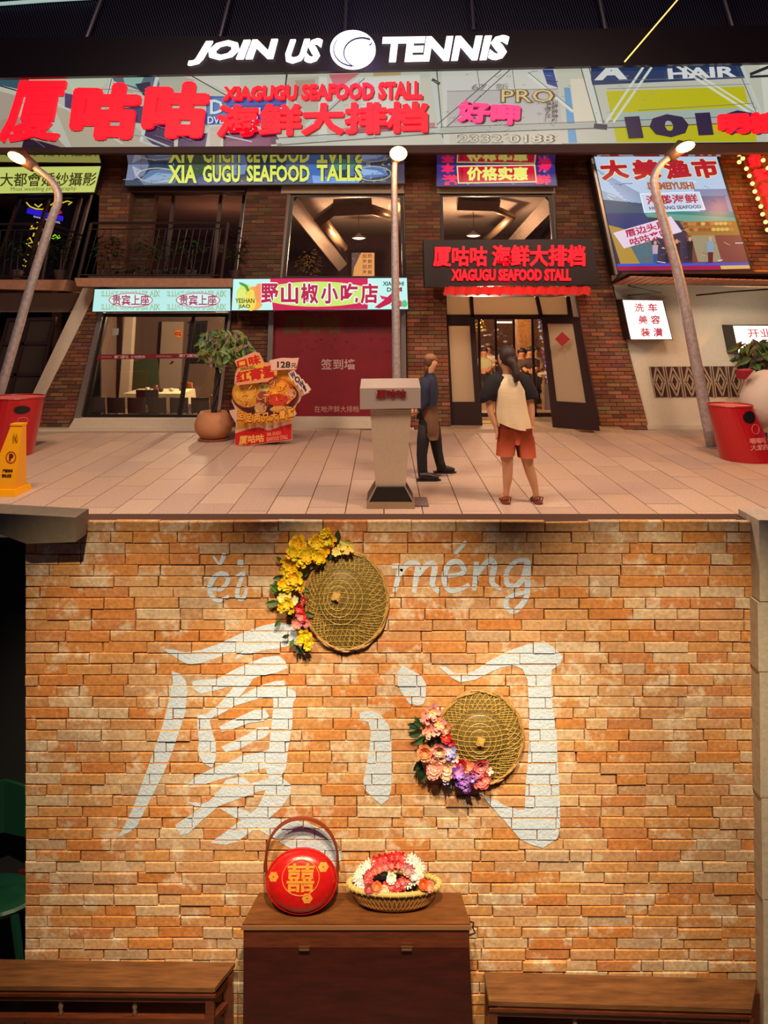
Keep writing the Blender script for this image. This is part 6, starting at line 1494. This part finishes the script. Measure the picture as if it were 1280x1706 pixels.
for dY, xs in ((-.14,((710,634,.05),(706,652,.044),(708,668,.036),(702,680,.03),(694,686,.024))),(.14,((720,634,.05),(722,652,.042),(716,668,.034),(706,680,.03),(698,686,.024)))):
    l = ch
    for x,y,r in xs: l = J2(x,y,r,dY*.9,l)
    hand(pts, ed, l, pts[l][0], (-1,.1,.05), (0,0,1))
add('body', skin_mesh(pts, ed, pel), M_SKIN, wt, smooth=True)
k = YB2/FPX
def r2(x,y,rx,ry,dY=0): c = P3(x,y,YB2+dY); return ((c.x,c.y,c.z), rx*k, ry)
mn = mat('navy_cotton', (34,40,62), .8, bump=.15, scale=15)
b = MB(); loft(b, [r2(716,621,6,.06), r2(716,627,11,.14), r2(716,640,14,.18), r2(717,655,14.5,.17), r2(716,670,13,.15), r2(715,682,13.5,.15)], 22); tp_ = add('top', b, mn, wt, smooth=True)
for dY, q_ in ((-.15,((712,630,.065),(706,650,.062),(708,668,.052),(702,680,.043),(697,684,.036))),(.15,((719,630,.065),(722,650,.058),(715,668,.05),(705,680,.042),(700,684,.036)))):
    b = MB(); b.tube([P3(x,y,YB2+dY) for x,y,r in q_], [r for x,y,r in q_], 14); add('sleeve', b, mn, tp_, smooth=True)
ma = mat('brown_apron', (112,78,54), .85, bump=.2, scale=12)
b = MB(); loft(b, [r2(716,674,13,.16), r2(716,690,14.5,.175), r2(717,708,15,.18), r2(718,722,14,.17), r2(720,731,10,.13)], 22); add('apron', b, ma, wt, smooth=True)
mb_ = mat('black_trousers', (22,16,20), .8)
b = MB(); loft(b, [r2(715,684,13,.14), r2(715,704,17.5,.17), r2(715,718,16,.16), r2(716,726,9,.12)], 20)
b.tube([P3(x,y,YB2-.06) for x,y in ((710,708),(705,735),(703,758),(704,782),(706,794))], [.09,.075,.064,.06,.062], 14); b.tube([P3(x,y,YB2+.08) for x,y in ((721,708),(726,732),(729,752),(733,770),(737,782))], [.09,.075,.064,.058,.06], 14); add('trousers', b, mb_, wt, smooth=True)
for x,y,dY in ((713,797,-.06),(740,784,.08)):
    c = P3(x,y,YB2+dY); b = MB(); yy = GY(y+4); c = Vector((( x-CX)/FPX*yy, yy, 0)); b.tube([c+Vector((-.09,0,.055)), c+Vector((-.02,0,.055)), c+Vector((.06,0,.042)), c+Vector((.13,0,.034))], [.045,.052,.042,.028], 12, flat=1.0); b.plate([(c.x-.13,c.y-.045,0),(c.x+.1,c.y-.045,0),(c.x+.155,c.y,0),(c.x+.1,c.y+.045,0),(c.x-.13,c.y+.045,0)], 0, .02); add('shoe', b, mat('black_shoe', (26,18,18), .4), wt, smooth=False)
b = MB(); b.ball(P3(714,602,YB2), .06, .075, .085, 14); b.tube([P3(714,606,YB2), P3(711,616,YB2-.02), P3(711,626,YB2-.03)], [.05,.035,.015], 10); add('hair', b, mat('brown_hair', (96,60,40), .5, bump=.4, scale=50), wt, smooth=True)
b = MB(); b.ball(P3(717,596,YB2), .075, .078, .05, 14); b.tube([P3(722,598,YB2), P3(729,599,YB2)], [.05,.03], 10, flat=.3); add('cap', b, mat('khaki_cap', (150,112,76), .8), wt, smooth=True)
b = MB(); b.obox(P3(699,689,YB2-.02), .06, .1, .13, ry=.1); add('tablet', b, mat('dark_tablet', (30,26,40), .4), wt)

# diners far inside the hall
def diner(px, py, Y, shirt, hair, label, h=1.0):
    s = Y/FPX; o = thing('person', tuple(W(px,py+30,Y))[:2]+(.1,), label, 'person', None)
    P = lambda x,y,d=0: W(px+x, py+y, Y+d)
    pts = [(P(0,40),.14),(P(0,22),.14),(P(0,11),.12),(P(0,4),.05),(P(0,-2),(.09,.095)),(P(0,-7),.075),(P(-8,12),.06),(P(-11,24,-.1),.05),(P(-5,30,-.3),.04),(P(8,12),.06),(P(11,24,-.1),.05),(P(5,30,-.3),.04),(P(-5,42,-.35),.08),(Vector((P(-5).x if False else P(-5,0).x,Y-.4,.16)),.06),(P(5,42,-.35),.08),(Vector((P(5,0).x,Y-.4,.16)),.06)]
    ed = [(0,1),(1,2),(2,3),(3,4),(4,5),(2,6),(6,7),(7,8),(2,9),(9,10),(10,11),(0,12),(12,13),(0,14),(14,15)]
    add('body', skin_mesh(pts, ed, 0, 1), M_SKIN, o, smooth=True)
    b = MB(); loft(b, [((P(0,6).x,Y,P(0,6).z),.08,.08),((P(0,10).x,Y,P(0,10).z),.19,.13),((P(0,25).x,Y,P(0,25).z),.19,.16),((P(0,40).x,Y,P(0,40).z),.18,.17)], 14)
    for sx in (-1,1): b.tube([P(7*sx,11), P(11*sx,24,-.1)], [.075,.062], 10)
    tb = MB()
    for sx in (-1,1): tb.tube([P(3*sx,38), P(5*sx,42,-.35), Vector((P(5*sx,0).x,Y-.4,.2))], [.13,.1,.07], 10)
    add('trousers', tb, mat('diner_trousers', (36,32,40), .85), o, smooth=True)
    add('shirt', b, mat('shirt_%d_%d_%d' % shirt, shirt, .85), o, smooth=True)
    st_ = thing('stool', (P(0,0).x, Y+.02, .1), 'stool under the '+label, 'stool'); zt2_ = P(0,40).z-.15
    b = MB(); b.lathe([(.001,zt2_),(.17,zt2_),(.17,zt2_-.04),(.001,zt2_-.04)], 16, Matrix.Translation((P(0,0).x,Y+.02,0))); add('seat', b, M_WOOD, st_)
    for q_ in range(4): b = MB(); b.tube([(P(0,0).x+.12*math.cos(q_*1.571+.78),Y+.02+.12*math.sin(q_*1.571+.78),zt2_-.03),(P(0,0).x+.15*math.cos(q_*1.571+.78),Y+.02+.15*math.sin(q_*1.571+.78),.1)], .014, 6); add('leg', b, M_WOOD, st_)
    b = MB(); b.ball(P(0,-6,.03), .1, .1, .09, 12); add('hair', b, mat('hair_%d' % hair[0], hair, .6), o, smooth=True)
diner(813,584,17.0,(216,200,190),(50,32,28),'person in a white shirt deep in the hall, left in the doorway')
diner(806,590,15.6,(196,200,150),(40,28,24),'person in a pale green top at the left edge of the doorway')
diner(851,588,17.2,(206,180,170),(46,30,26),'person in a light top, just right of the ponytailed head')
diner(870,592,14.9,(90,74,60),(34,24,22),'person in an olive-brown shirt sitting just inside the glass door')
diner(884,590,14.6,(80,60,60),(30,22,22),'person in a dark top at the far right table of the hall')
diner(893,588,17.6,(200,190,180),(60,40,30),'person in a pale shirt farthest right in the doorway')
